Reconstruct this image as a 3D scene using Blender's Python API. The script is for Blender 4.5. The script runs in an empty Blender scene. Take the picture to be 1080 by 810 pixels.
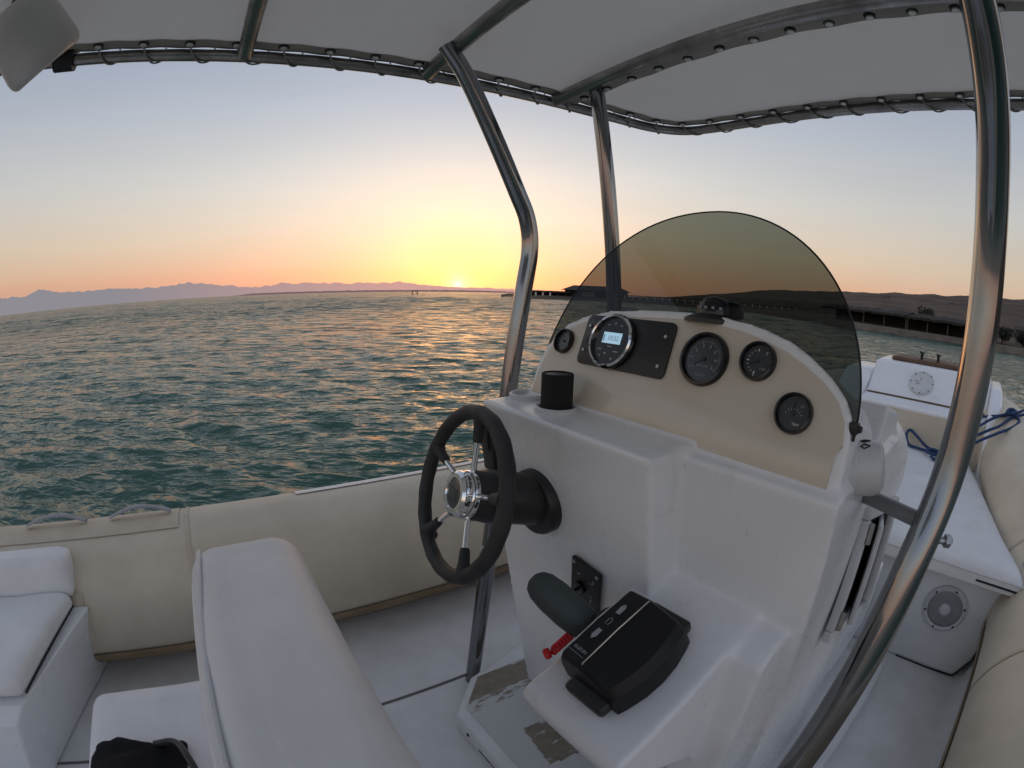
import bpy, bmesh, math, random
import numpy as np
from mathutils import Vector, Matrix, noise as mnoise

# Boat coordinates in metres: +Y towards the bow, +X starboard, Z up, cockpit deck at z = 0.
PI = math.pi
R = math.radians
scene = bpy.context.scene
COL = scene.collection
random.seed(7)
rng = np.random.default_rng(11)
WATER_Z = -0.35
SUN_AZ = R(-61.6)          # measured from the bow, negative to port
SUN_EL = R(0.75)
SUN_DIR = Vector((math.sin(SUN_AZ) * math.cos(SUN_EL), math.cos(SUN_AZ) * math.cos(SUN_EL), math.sin(SUN_EL)))

# ------------------------------------------------------------------ materials
def nt_new(name):
    m = bpy.data.materials.new(name)
    m.use_nodes = True
    nt = m.node_tree
    nt.nodes.clear()
    out = nt.nodes.new('ShaderNodeOutputMaterial')
    return m, nt, out

def mat(name, col, rough=0.5, metal=0.0, col2=None, nscale=4.0, ndetail=6.0, bump=0.0, bscale=200.0, bump2=0.0, b2scale=8.0,
        rvar=0.0, coat=0.0, spec=0.5, lo=0.35, hi=0.65, emit=None, estr=0.0):
    m, nt, out = nt_new(name)
    N, L = nt.nodes, nt.links
    p = N.new('ShaderNodeBsdfPrincipled')
    p.inputs['Base Color'].default_value = (*col, 1)
    p.inputs['Roughness'].default_value = rough
    p.inputs['Metallic'].default_value = metal
    p.inputs['Coat Weight'].default_value = coat
    p.inputs['Coat Roughness'].default_value = 0.12
    p.inputs['Specular IOR Level'].default_value = spec
    if emit:
        p.inputs['Emission Color'].default_value = (*emit, 1)
        p.inputs['Emission Strength'].default_value = estr
    L.new(p.outputs[0], out.inputs[0])
    tc = N.new('ShaderNodeTexCoord')
    if col2 is not None or rvar:
        n = N.new('ShaderNodeTexNoise')
        n.inputs['Scale'].default_value = nscale
        n.inputs['Detail'].default_value = ndetail
        n.inputs['Roughness'].default_value = 0.62
        L.new(tc.outputs['Object'], n.inputs['Vector'])
        mr = N.new('ShaderNodeMapRange')
        mr.inputs[1].default_value = lo
        mr.inputs[2].default_value = hi
        L.new(n.outputs['Fac'], mr.inputs[0])
        if col2 is not None:
            mx = N.new('ShaderNodeMix')
            mx.data_type = 'RGBA'
            mx.inputs[6].default_value = (*col, 1)
            mx.inputs[7].default_value = (*col2, 1)
            L.new(mr.outputs[0], mx.inputs[0])
            L.new(mx.outputs[2], p.inputs['Base Color'])
        if rvar:
            mm = N.new('ShaderNodeMath')
            mm.operation = 'MULTIPLY_ADD'
            mm.inputs[1].default_value = rvar
            mm.inputs[2].default_value = rough
            L.new(mr.outputs[0], mm.inputs[0])
            L.new(mm.outputs[0], p.inputs['Roughness'])
    prev = None
    for st, sc, dist in ((bump2, b2scale, 0.02), (bump, bscale, 0.002)):
        if st:
            n = N.new('ShaderNodeTexNoise')
            n.inputs['Scale'].default_value = sc
            n.inputs['Detail'].default_value = 4
            L.new(tc.outputs['Object'], n.inputs['Vector'])
            b = N.new('ShaderNodeBump')
            b.inputs['Strength'].default_value = st
            b.inputs['Distance'].default_value = dist
            L.new(n.outputs['Fac'], b.inputs['Height'])
            if prev:
                L.new(prev.outputs[0], b.inputs['Normal'])
            prev = b
    if prev:
        L.new(prev.outputs[0], p.inputs['Normal'])
    return m

M = {}
def gelcoat():
    m = mat('gelcoat', (0.80, 0.805, 0.81), 0.20, col2=(0.73, 0.735, 0.74), nscale=3.5, rvar=0.14, bump2=0.03, b2scale=5, lo=0.3, hi=0.75)
    nt = m.node_tree; N, L = nt.nodes, nt.links
    p = [n for n in N if n.type == 'BSDF_PRINCIPLED'][0]
    base = p.inputs['Base Color'].links[0].from_socket
    tc = N.new('ShaderNodeTexCoord')
    def layer(scale, stretch, detail, lo, hi, colour, prev, amount):
        mp = N.new('ShaderNodeMapping'); mp.inputs['Scale'].default_value = stretch
        L.new(tc.outputs['Object'], mp.inputs['Vector'])
        n = N.new('ShaderNodeTexNoise'); n.inputs['Scale'].default_value = scale; n.inputs['Detail'].default_value = detail; n.inputs['Roughness'].default_value = 0.7
        L.new(mp.outputs[0], n.inputs['Vector'])
        r = N.new('ShaderNodeMapRange'); r.inputs[1].default_value = lo; r.inputs[2].default_value = hi; r.inputs[4].default_value = amount
        L.new(n.outputs['Fac'], r.inputs[0])
        x = N.new('ShaderNodeMix'); x.data_type = 'RGBA'; x.inputs[7].default_value = (*colour, 1)
        L.new(r.outputs[0], x.inputs[0]); L.new(prev, x.inputs[6])
        return x.outputs[2]
    c = layer(9, (1, 1, 0.25), 8, 0.58, 0.72, (0.50, 0.48, 0.44), base, 0.34)      # runs of dried salt and dirt
    c = layer(60, (1, 0.08, 0.35), 3, 0.66, 0.70, (0.45, 0.45, 0.45), c, 0.22)      # scuffs
    c = layer(220, (1, 1, 1), 2, 0.74, 0.77, (0.30, 0.27, 0.23), c, 0.25)            # specks
    L.new(c, p.inputs['Base Color'])
    return m
M['gelcoat'] = gelcoat()
M['gel_deck'] = mat('gel_deck', (0.83, 0.825, 0.81), 0.5, col2=(0.70, 0.69, 0.67), nscale=7, ndetail=10, bump=0.9, bscale=330, lo=0.35, hi=0.75)
M['beige_gloss'] = mat('beige_gloss', (0.62, 0.56, 0.465), 0.14, col2=(0.59, 0.525, 0.43), nscale=3, bump2=0.015, b2scale=6)
M['hypalon'] = mat('hypalon', (0.64, 0.56, 0.44), 0.5, col2=(0.55, 0.475, 0.365), nscale=4.5, ndetail=10, bump=0.35, bscale=700, bump2=0.05, b2scale=3)
M['hypalon_seam'] = mat('hypalon_seam', (0.57, 0.49, 0.375), 0.6, col2=(0.50, 0.42, 0.315), nscale=8, bump=0.3, bscale=700)
M['hypalon_flap'] = mat('hypalon_flap', (0.24, 0.165, 0.09), 0.7, col2=(0.34, 0.25, 0.155), nscale=7, bump=0.3, bscale=400)
def vinyl():
    m = mat('vinyl', (0.76, 0.755, 0.755), 0.5, col2=(0.62, 0.61, 0.605), nscale=5, ndetail=9, bump=0.16, bscale=420, bump2=0.12, b2scale=7, lo=0.3, hi=0.8)
    nt = m.node_tree; N, L = nt.nodes, nt.links
    p = [n for n in N if n.type == 'BSDF_PRINCIPLED'][0]
    prev = p.inputs['Normal'].links[0].from_socket
    tc = N.new('ShaderNodeTexCoord')
    mp = N.new('ShaderNodeMapping'); mp.inputs['Rotation'].default_value = (0, 0, R(24)); mp.inputs['Scale'].default_value = (3.0, 16.0, 5.0)
    L.new(tc.outputs['Object'], mp.inputs['Vector'])
    n = N.new('ShaderNodeTexNoise'); n.inputs['Scale'].default_value = 1.0; n.inputs['Detail'].default_value = 4; n.inputs['Distortion'].default_value = 0.8
    L.new(mp.outputs[0], n.inputs['Vector'])
    b = N.new('ShaderNodeBump'); b.inputs['Strength'].default_value = 0.20; b.inputs['Distance'].default_value = 0.02
    L.new(n.outputs['Fac'], b.inputs['Height']); L.new(prev, b.inputs['Normal']); L.new(b.outputs[0], p.inputs['Normal'])
    return m
M['vinyl'] = vinyl()
M['vinyl_piping'] = mat('vinyl_piping', (0.62, 0.62, 0.63), 0.4)
M['steel'] = mat('steel', (0.25, 0.26, 0.272), 0.09, 1.0, col2=(0.17, 0.175, 0.182), nscale=5, rvar=0.08, bump2=0.012, b2scale=4, lo=0.4, hi=0.8)
M['rail_steel'] = mat('rail_steel', (0.42, 0.41, 0.40), 0.22, 1.0, col2=(0.24, 0.23, 0.22), nscale=9, rvar=0.2)
M['stud_metal'] = mat('stud_metal', (0.72, 0.70, 0.67), 0.3, 0.3)
M['chrome'] = mat('chrome', (0.8, 0.8, 0.8), 0.07, 1.0)
M['alu'] = mat('alu', (0.42, 0.43, 0.44), 0.4, 0.9, col2=(0.3, 0.3, 0.31), nscale=20)
M['grey_pipe'] = mat('grey_pipe', (0.20, 0.21, 0.22), 0.4, 0.3)
M['canvas'] = mat('canvas', (0.62, 0.605, 0.575), 0.85, col2=(0.54, 0.525, 0.50), nscale=2.5, bump=0.5, bscale=600, bump2=0.35, b2scale=2.5)
M['canvas_strip'] = mat('canvas_strip', (0.34, 0.325, 0.295), 0.85, col2=(0.26, 0.25, 0.23), nscale=6, bump=0.5, bscale=600)
M['cord'] = mat('cord', (0.34, 0.32, 0.30), 0.8)
M['black'] = mat('black', (0.012, 0.012, 0.012), 0.42, col2=(0.02, 0.02, 0.02), nscale=15, bump=0.2, bscale=800)
M['black_gloss'] = mat('black_gloss', (0.006, 0.006, 0.007), 0.18)
M['rubber'] = mat('rubber', (0.016, 0.016, 0.017), 0.6, col2=(0.028, 0.027, 0.027), nscale=30, bump=0.6, bscale=900)
M['grip'] = mat('grip', (0.045, 0.058, 0.058), 0.55, bump=0.5, bscale=700)
M['foam_black'] = mat('foam_black', (0.012, 0.012, 0.012), 0.95, bump=0.8, bscale=500)
M['dial'] = mat('dial', (0.03, 0.034, 0.038), 0.25, col2=(0.036, 0.04, 0.044), nscale=12, coat=0.4)
M['satin_black'] = mat('satin_black', (0.010, 0.010, 0.011), 0.45, spec=0.3)
M['mark'] = mat('mark', (0.30, 0.31, 0.32), 0.5)
M['mark_bright'] = mat('mark_bright', (0.8, 0.8, 0.8), 0.5)
M['silver_line'] = mat('silver_line', (0.55, 0.53, 0.5), 0.3, 0.8)
M['lcd'] = mat('lcd', (0.25, 0.35, 0.42), 0.2, emit=(0.42, 0.66, 0.85), estr=0.62)
M['lcd_ink'] = mat('lcd_ink', (0.04, 0.07, 0.10), 0.4, emit=(0.10, 0.2, 0.3), estr=0.35)
M['red'] = mat('red', (0.60, 0.012, 0.016), 0.35, bump=0.2, bscale=300)
M['white_plastic'] = mat('white_plastic', (0.62, 0.63, 0.64), 0.38, col2=(0.52, 0.53, 0.54), nscale=6)
M['grey_plastic'] = mat('grey_plastic', (0.30, 0.30, 0.31), 0.5, col2=(0.24, 0.24, 0.25), nscale=20)
M['lamp_paint'] = mat('lamp_paint', (0.70, 0.68, 0.66), 0.4, col2=(0.6, 0.58, 0.565), nscale=5, bump=0.2, bscale=300)
M['dark_gap'] = mat('dark_gap', (0.012, 0.012, 0.013), 0.8)
M['seam_line'] = mat('seam_line', (0.16, 0.15, 0.14), 0.8)
M['teak'] = mat('teak', (0.16, 0.09, 0.05), 0.7, col2=(0.09, 0.05, 0.03), nscale=25, bump=0.5, bscale=150)
M['rope_blue'] = mat('rope_blue', (0.012, 0.035, 0.10), 0.75, col2=(0.02, 0.06, 0.16), nscale=120, bump=0.8, bscale=500)
M['bag'] = mat('bag', (0.005, 0.006, 0.009), 0.85, spec=0.2, col2=(0.009, 0.010, 0.014), nscale=12, bump=0.7, bscale=350, bump2=0.3, b2scale=20)
M['worn'] = mat('worn', (0.27, 0.225, 0.165), 0.9, col2=(0.19, 0.155, 0.11), nscale=14, bump=0.7, bscale=250)
M['thatch'] = mat('thatch', (0.05, 0.04, 0.032), 0.95, col2=(0.028, 0.022, 0.018), nscale=3, bump=0.6, bscale=20)
M['dark_wood'] = mat('dark_wood', (0.03, 0.025, 0.021), 0.9, col2=(0.02, 0.017, 0.015), nscale=2)
M['reed'] = mat('reed', (0.022, 0.02, 0.018), 0.95, col2=(0.012, 0.011, 0.011), nscale=4)
M['post'] = mat('post', (0.16, 0.135, 0.11), 0.85, col2=(0.10, 0.085, 0.07), nscale=3)
M['plaster'] = mat('plaster', (0.62, 0.56, 0.50), 0.8)
M['quay'] = mat('quay', (0.20, 0.165, 0.135), 0.9, col2=(0.13, 0.11, 0.09), nscale=0.8)
M['leaf'] = mat('leaf', (0.02, 0.021, 0.014), 0.8, col2=(0.012, 0.013, 0.01), nscale=3)
M['bark'] = mat('bark', (0.05, 0.04, 0.03), 0.9)
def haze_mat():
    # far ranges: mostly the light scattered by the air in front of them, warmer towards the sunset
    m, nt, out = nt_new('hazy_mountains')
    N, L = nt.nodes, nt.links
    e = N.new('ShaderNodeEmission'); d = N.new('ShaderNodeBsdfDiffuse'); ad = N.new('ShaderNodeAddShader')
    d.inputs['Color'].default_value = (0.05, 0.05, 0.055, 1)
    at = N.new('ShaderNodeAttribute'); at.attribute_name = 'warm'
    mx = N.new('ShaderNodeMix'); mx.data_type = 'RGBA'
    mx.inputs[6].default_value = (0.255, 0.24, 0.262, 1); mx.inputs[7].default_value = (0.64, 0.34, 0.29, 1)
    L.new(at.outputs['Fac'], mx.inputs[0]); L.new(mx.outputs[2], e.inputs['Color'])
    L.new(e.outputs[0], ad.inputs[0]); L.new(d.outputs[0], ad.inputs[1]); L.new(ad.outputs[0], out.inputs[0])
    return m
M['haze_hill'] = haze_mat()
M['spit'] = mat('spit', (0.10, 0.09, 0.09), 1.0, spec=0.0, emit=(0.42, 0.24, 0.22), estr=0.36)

def translucent(name, w):
    # thin cloth lets some of the sky above glow through
    nt = M[name].node_tree
    p = [n for n in nt.nodes if n.type == 'BSDF_PRINCIPLED'][0]
    out = [n for n in nt.nodes if n.type == 'OUTPUT_MATERIAL'][0]
    t = nt.nodes.new('ShaderNodeBsdfTranslucent'); t.inputs['Color'].default_value = (0.82, 0.75, 0.65, 1)
    mx = nt.nodes.new('ShaderNodeMixShader'); mx.inputs[0].default_value = w
    nt.links.new(p.outputs[0], mx.inputs[1]); nt.links.new(t.outputs[0], mx.inputs[2]); nt.links.new(mx.outputs[0], out.inputs[0])
translucent('canvas', 0.36)
translucent('canvas_strip', 0.12)

# worn anti-slip pads on the footrest: brown where the white paint is gone
def worn_mat():
    m, nt, out = nt_new('footrest_paint')
    N, L = nt.nodes, nt.links
    p = N.new('ShaderNodeBsdfPrincipled')
    p.inputs['Roughness'].default_value = 0.7
    tc = N.new('ShaderNodeTexCoord')
    mp = N.new('ShaderNodeMapping')
    mp.inputs['Rotation'].default_value = (0, 0, R(20))
    mp.inputs['Scale'].default_value = (26, 7, 1)
    L.new(tc.outputs['Object'], mp.inputs['Vector'])
    n = N.new('ShaderNodeTexNoise'); n.inputs['Scale'].default_value = 1.0; n.inputs['Detail'].default_value = 8
    n.inputs['Roughness'].default_value = 0.7
    L.new(mp.outputs[0], n.inputs['Vector'])
    n2 = N.new('ShaderNodeTexNoise'); n2.inputs['Scale'].default_value = 40; n2.inputs['Detail'].default_value = 6
    L.new(tc.outputs['Object'], n2.inputs['Vector'])
    at = N.new('ShaderNodeAttribute'); at.attribute_name = 'wear'
    add = N.new('ShaderNodeMath'); add.operation = 'ADD'
    L.new(n.outputs['Fac'], add.inputs[0]); L.new(at.outputs['Fac'], add.inputs[1])
    mr = N.new('ShaderNodeMapRange'); mr.inputs[1].default_value = 0.98; mr.inputs[2].default_value = 1.03
    L.new(add.outputs[0], mr.inputs[0])
    br = N.new('ShaderNodeMix'); br.data_type = 'RGBA'
    br.inputs[6].default_value = (0.17, 0.14, 0.10, 1); br.inputs[7].default_value = (0.33, 0.285, 0.215, 1)
    L.new(n2.outputs['Fac'], br.inputs[0])
    mx = N.new('ShaderNodeMix'); mx.data_type = 'RGBA'
    mx.inputs[6].default_value = (0.58, 0.58, 0.57, 1)
    L.new(br.outputs[2], mx.inputs[7]); L.new(mr.outputs[0], mx.inputs[0])
    L.new(mx.outputs[2], p.inputs['Base Color'])
    b = N.new('ShaderNodeBump'); b.inputs['Strength'].default_value = 0.4; b.inputs['Distance'].default_value = 0.002
    L.new(n2.outputs['Fac'], b.inputs['Height']); L.new(b.outputs[0], p.inputs['Normal'])
    L.new(p.outputs[0], out.inputs[0])
    return m
M['footrest'] = worn_mat()

def glass_mat():
    m, nt, out = nt_new('smoked_acrylic')
    N, L = nt.nodes, nt.links
    t = N.new('ShaderNodeBsdfTransparent')
    g = N.new('ShaderNodeBsdfGlossy'); g.inputs['Roughness'].default_value = 0.03
    g.inputs['Color'].default_value = (0.9, 0.9, 0.9, 1)
    tc = N.new('ShaderNodeTexCoord')
    sep = N.new('ShaderNodeSeparateXYZ'); L.new(tc.outputs['Generated'], sep.inputs[0])
    ramp = N.new('ShaderNodeValToRGB')
    ramp.color_ramp.elements[0].position = 0.30; ramp.color_ramp.elements[0].color = (0.13, 0.15, 0.135, 1)
    ramp.color_ramp.elements[1].position = 1.0; ramp.color_ramp.elements[1].color = (0.20, 0.228, 0.20, 1)
    L.new(sep.outputs['Z'], ramp.inputs[0])
    L.new(ramp.outputs[0], t.inputs['Color'])
    # two-sided Schlick reflectance
    geo = N.new('ShaderNodeNewGeometry')
    dp = N.new('ShaderNodeVectorMath'); dp.operation = 'DOT_PRODUCT'
    L.new(geo.outputs['Incoming'], dp.inputs[0]); L.new(geo.outputs['Normal'], dp.inputs[1])
    ab = N.new('ShaderNodeMath'); ab.operation = 'ABSOLUTE'; L.new(dp.outputs['Value'], ab.inputs[0])
    iv = N.new('ShaderNodeMath'); iv.operation = 'SUBTRACT'; iv.inputs[0].default_value = 1.0; L.new(ab.outputs[0], iv.inputs[1])
    pw = N.new('ShaderNodeMath'); pw.operation = 'POWER'; pw.inputs[1].default_value = 5.0; L.new(iv.outputs[0], pw.inputs[0])
    ma = N.new('ShaderNodeMath'); ma.operation = 'MULTIPLY_ADD'; ma.inputs[1].default_value = 0.8; ma.inputs[2].default_value = 0.035; L.new(pw.outputs[0], ma.inputs[0])
    mx = N.new('ShaderNodeMixShader')
    L.new(ma.outputs[0], mx.inputs[0]); L.new(t.outputs[0], mx.inputs[1]); L.new(g.outputs[0], mx.inputs[2])
    L.new(mx.outputs[0], out.inputs[0])
    return m
M['smoked'] = glass_mat()

def water_mat():
    m, nt, out = nt_new('sea_water')
    N, L = nt.nodes, nt.links
    p = N.new('ShaderNodeBsdfPrincipled')
    p.inputs['Roughness'].default_value = 0.10
    p.inputs['IOR'].default_value = 1.333
    tc = N.new('ShaderNodeTexCoord')
    big = N.new('ShaderNodeTexNoise'); big.inputs['Scale'].default_value = 0.12; big.inputs['Detail'].default_value = 3
    L.new(tc.outputs['Object'], big.inputs['Vector'])
    mx = N.new('ShaderNodeMix'); mx.data_type = 'RGBA'
    mx.inputs[6].default_value = (0.030, 0.078, 0.056, 1); mx.inputs[7].default_value = (0.040, 0.105, 0.076, 1)
    L.new(big.outputs['Fac'], mx.inputs[0]); L.new(mx.outputs[2], p.inputs['Base Color'])
    prev = None
    far = N.new('ShaderNodeAttribute'); far.attribute_name = 'far'
    rg = N.new('ShaderNodeMath'); rg.operation = 'MULTIPLY_ADD'; rg.inputs[1].default_value = 0.13; rg.inputs[2].default_value = 0.08
    L.new(far.outputs['Fac'], rg.inputs[0]); L.new(rg.outputs[0], p.inputs['Roughness'])
    for sc, st, dist, sy, w in ((0.22, 1.0, 2.6, 2.6, 1), (0.9, 1.0, 1.2, 2.0, 1), (1.3, 0.9, 0.22, 2.2, 0), (4.0, 0.8, 0.050, 2.0, 0), (13, 0.5, 0.008, 1.6, 0)):
        mp = N.new('ShaderNodeMapping')
        mp.vector_type = 'TEXTURE'
        mp.inputs['Rotation'].default_value = (0, 0, R(150))
        mp.inputs['Scale'].default_value = (1 / sy, 1, 1)
        L.new(tc.outputs['Object'], mp.inputs['Vector'])
        n = N.new('ShaderNodeTexNoise'); n.inputs['Scale'].default_value = sc; n.inputs['Detail'].default_value = 3
        n.inputs['Roughness'].default_value = 0.55
        L.new(mp.outputs[0], n.inputs['Vector'])
        b = N.new('ShaderNodeBump'); b.inputs['Strength'].default_value = st; b.inputs['Distance'].default_value = dist
        if w:
            mm = N.new('ShaderNodeMath'); mm.operation = 'MULTIPLY'; mm.inputs[1].default_value = dist
            L.new(far.outputs['Fac'], mm.inputs[0]); L.new(mm.outputs[0], b.inputs['Distance'])
        L.new(n.outputs['Fac'], b.inputs['Height'])
        if prev: L.new(prev.outputs[0], b.inputs['Normal'])
        prev = b
    L.new(prev.outputs[0], p.inputs['Normal'])
    L.new(p.outputs[0], out.inputs[0])
    return m
M['water'] = water_mat()

def land_mat():
    m, nt, out = nt_new('desert_land')
    N, L = nt.nodes, nt.links
    p = N.new('ShaderNodeBsdfPrincipled'); p.inputs['Roughness'].default_value = 0.95
    p.inputs['Specular IOR Level'].default_value = 0.1
    tc = N.new('ShaderNodeTexCoord')
    n = N.new('ShaderNodeTexNoise'); n.inputs['Scale'].default_value = 0.06; n.inputs['Detail'].default_value = 8
    L.new(tc.outputs['Object'], n.inputs['Vector'])
    mx = N.new('ShaderNodeMix'); mx.data_type = 'RGBA'
    mx.inputs[6].default_value = (0.085, 0.062, 0.048, 1); mx.inputs[7].default_value = (0.15, 0.108, 0.08, 1)
    mr = N.new('ShaderNodeMapRange'); mr.inputs[1].default_value = 0.35; mr.inputs[2].default_value = 0.7
    L.new(n.outputs['Fac'], mr.inputs[0]); L.new(mr.outputs[0], mx.inputs[0])
    L.new(mx.outputs[2], p.inputs['Base Color'])
    L.new(p.outputs[0], out.inputs[0])
    return m
M['land'] = land_mat()

# ------------------------------------------------------------------ object helpers
WM = {}
def tag(o, label=None, cat=None, group=None, kind=None):
    if label: o['label'] = label
    if cat: o['category'] = cat
    if group: o['group'] = group
    if kind: o['kind'] = kind
    return o

def thing(name, label, cat, loc=(0, 0, 0), group=None, rot=None):
    o = bpy.data.objects.new(name, None)
    o.empty_display_size = 0.1
    COL.objects.link(o)
    W = Matrix.Translation(Vector(loc))
    if rot is not None: W = W @ rot.to_4x4()
    o.matrix_basis = W
    WM[o.name] = W
    return tag(o, label, cat, group)

def obj(name, bm, material, parent=None, smooth=True, angle=35, recentre=True, mods=None):
    """Link a bmesh given in world coordinates as one mesh object."""
    bmesh.ops.recalc_face_normals(bm, faces=bm.faces[:]) if smooth is not None else None
    me = bpy.data.meshes.new(name)
    c = Vector((0, 0, 0))
    if recentre and len(bm.verts):
        xs = [v.co.x for v in bm.verts]; ys = [v.co.y for v in bm.verts]; zs = [v.co.z for v in bm.verts]
        c = Vector(((min(xs) + max(xs)) / 2, (min(ys) + max(ys)) / 2, min(zs)))
        for v in bm.verts: v.co -= c
    bm.to_mesh(me); bm.free()
    me.materials.append(M[material] if isinstance(material, str) else material)
    if smooth:
        me.polygons.foreach_set('use_smooth', [True] * len(me.polygons))
        try: me.set_sharp_from_angle(angle=R(angle))
        except Exception: pass
    o = bpy.data.objects.new(name, me)
    COL.objects.link(o)
    W = Matrix.Translation(c)
    if parent is not None:
        o.parent = parent
        o.matrix_basis = WM[parent.name].inverted() @ W
    else:
        o.matrix_basis = W
    WM[o.name] = W
    return o

def BM(): return bmesh.new()

def box(bm, lo, hi, bev=0.0, seg=3, M4=None):
    c = [(a + b) / 2 for a, b in zip(lo, hi)]
    r = bmesh.ops.create_cube(bm, size=1.0)
    vs = r['verts']
    for v in vs:
        v.co = Vector((v.co.x * (hi[0] - lo[0]) + c[0], v.co.y * (hi[1] - lo[1]) + c[1], v.co.z * (hi[2] - lo[2]) + c[2]))
    if bev:
        es = list({e for v in vs for e in v.link_edges})
        r2 = bmesh.ops.bevel(bm, geom=es, offset=bev, segments=seg, affect='EDGES', profile=0.5)
        vs = list({v for f in r2['faces'] for v in f.verts} | {v for v in vs if v.is_valid})
    if M4 is not None:
        bmesh.ops.transform(bm, matrix=M4, verts=vs)
    return vs

def prism(bm, poly, depth, M4, bev=0.0, seg=3):
    """poly in local XY, extruded from z=0 to z=depth, placed by M4."""
    n = len(poly)
    a = [bm.verts.new((x, y, 0)) for x, y in poly]
    b = [bm.verts.new((x, y, depth)) for x, y in poly]
    fs = [bm.faces.new(a[::-1]), bm.faces.new(b)]
    for i in range(n):
        fs.append(bm.faces.new((a[i], a[(i + 1) % n], b[(i + 1) % n], b[i])))
    vs = a + b
    if bev:
        es = list({e for f in fs[:2] for e in f.edges})
        r2 = bmesh.ops.bevel(bm, geom=es, offset=bev, segments=seg, affect='EDGES', profile=0.5)
        vs = list({v for f in r2['faces'] for v in f.verts} | {v for v in vs if v.is_valid})
    bmesh.ops.transform(bm, matrix=M4, verts=vs)
    return vs

def xprism(bm, yz, x0, x1, bev=0.0, seg=3):
    """profile in (y,z) extruded along X."""
    M4 = Matrix(((0, 0, 1, x0), (1, 0, 0, 0), (0, 1, 0, 0), (0, 0, 0, 1)))
    return prism(bm, yz, x1 - x0, M4, bev, seg)

def spline(pts, k=6, closed=False):
    pts = [Vector(p) for p in pts]
    n = len(pts); out = []
    rngi = range(n if closed else n - 1)
    for i in rngi:
        if closed:
            p0, p1, p2, p3 = pts[(i - 1) % n], pts[i], pts[(i + 1) % n], pts[(i + 2) % n]
        else:
            p1, p2 = pts[i], pts[i + 1]
            p0 = pts[i - 1] if i > 0 else p1 + (p1 - p2)
            p3 = pts[i + 2] if i + 2 < n else p2 + (p2 - p1)
        for j in range(k):
            t = j / k
            out.append(0.5 * ((2 * p1) + (-p0 + p2) * t + (2 * p0 - 5 * p1 + 4 * p2 - p3) * t * t + (-p0 + 3 * p1 - 3 * p2 + p3) * t ** 3))
    if not closed: out.append(pts[-1])
    return out

def frames(pts, closed=False, up=None):
    n = len(pts); T = []
    for i in range(n):
        a = pts[(i - 1) % n] if (closed or i > 0) else pts[i]
        b = pts[(i + 1) % n] if (closed or i < n - 1) else pts[i]
        T.append((b - a).normalized())
    u = Vector(up) if up else (Vector((0, 0, 1)) if abs(T[0].z) < 0.9 else Vector((1, 0, 0)))
    res = []
    for i in range(n):
        u = (u - T[i] * u.dot(T[i])).normalized() if up is None else (Vector(up) - T[i] * Vector(up).dot(T[i])).normalized()
        res.append((T[i], u, T[i].cross(u)))
    return res

def tube(bm, pts, r, n=14, closed=False, caps=True, a0=0.0, a1=2 * PI, up=None):
    pts = [Vector(p) for p in pts]
    fr = frames(pts, closed, up)
    full = abs(a1 - a0 - 2 * PI) < 1e-6
    m = n if full else n + 1
    rings = []
    for i, p in enumerate(pts):
        rr = r[i] if isinstance(r, (list, tuple)) else r
        T, u, w = fr[i]
        rings.append([bm.verts.new(p + (u * math.cos(a0 + (a1 - a0) * k / n) + w * math.sin(a0 + (a1 - a0) * k / n)) * rr) for k in range(m)])
    L = len(rings)
    for i in range(L if closed else L - 1):
        A, B = rings[i], rings[(i + 1) % L]
        for k in range(n if full else n):
            bm.faces.new((A[k], A[(k + 1) % m], B[(k + 1) % m], B[k]))
    if caps and not closed and full:
        bm.faces.new(rings[0][::-1]); bm.faces.new(rings[-1])
    return rings

def lathe(bm, prof, M4, n=32, cap0=True, cap1=True):
    rings = []
    for r, h in prof:
        rings.append([bm.verts.new(M4 @ Vector((r * math.cos(2 * PI * k / n), r * math.sin(2 * PI * k / n), h))) for k in range(n)])
    for i in range(len(rings) - 1):
        A, B = rings[i], rings[i + 1]
        for k in range(n):
            bm.faces.new((A[k], A[(k + 1) % n], B[(k + 1) % n], B[k]))
    if cap0: bm.faces.new(rings[0][::-1])
    if cap1: bm.faces.new(rings[-1])

def axis_m(p, z, x=None):
    z = Vector(z).normalized()
    x = Vector(x) if x else (Vector((1, 0, 0)) if abs(z.x) < 0.9 else Vector((0, 1, 0)))
    x = (x - z * x.dot(z)).normalized()
    y = z.cross(x)
    return Matrix(((x.x, y.x, z.x, p[0]), (x.y, y.y, z.y, p[1]), (x.z, y.z, z.z, p[2]), (0, 0, 0, 1)))

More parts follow.
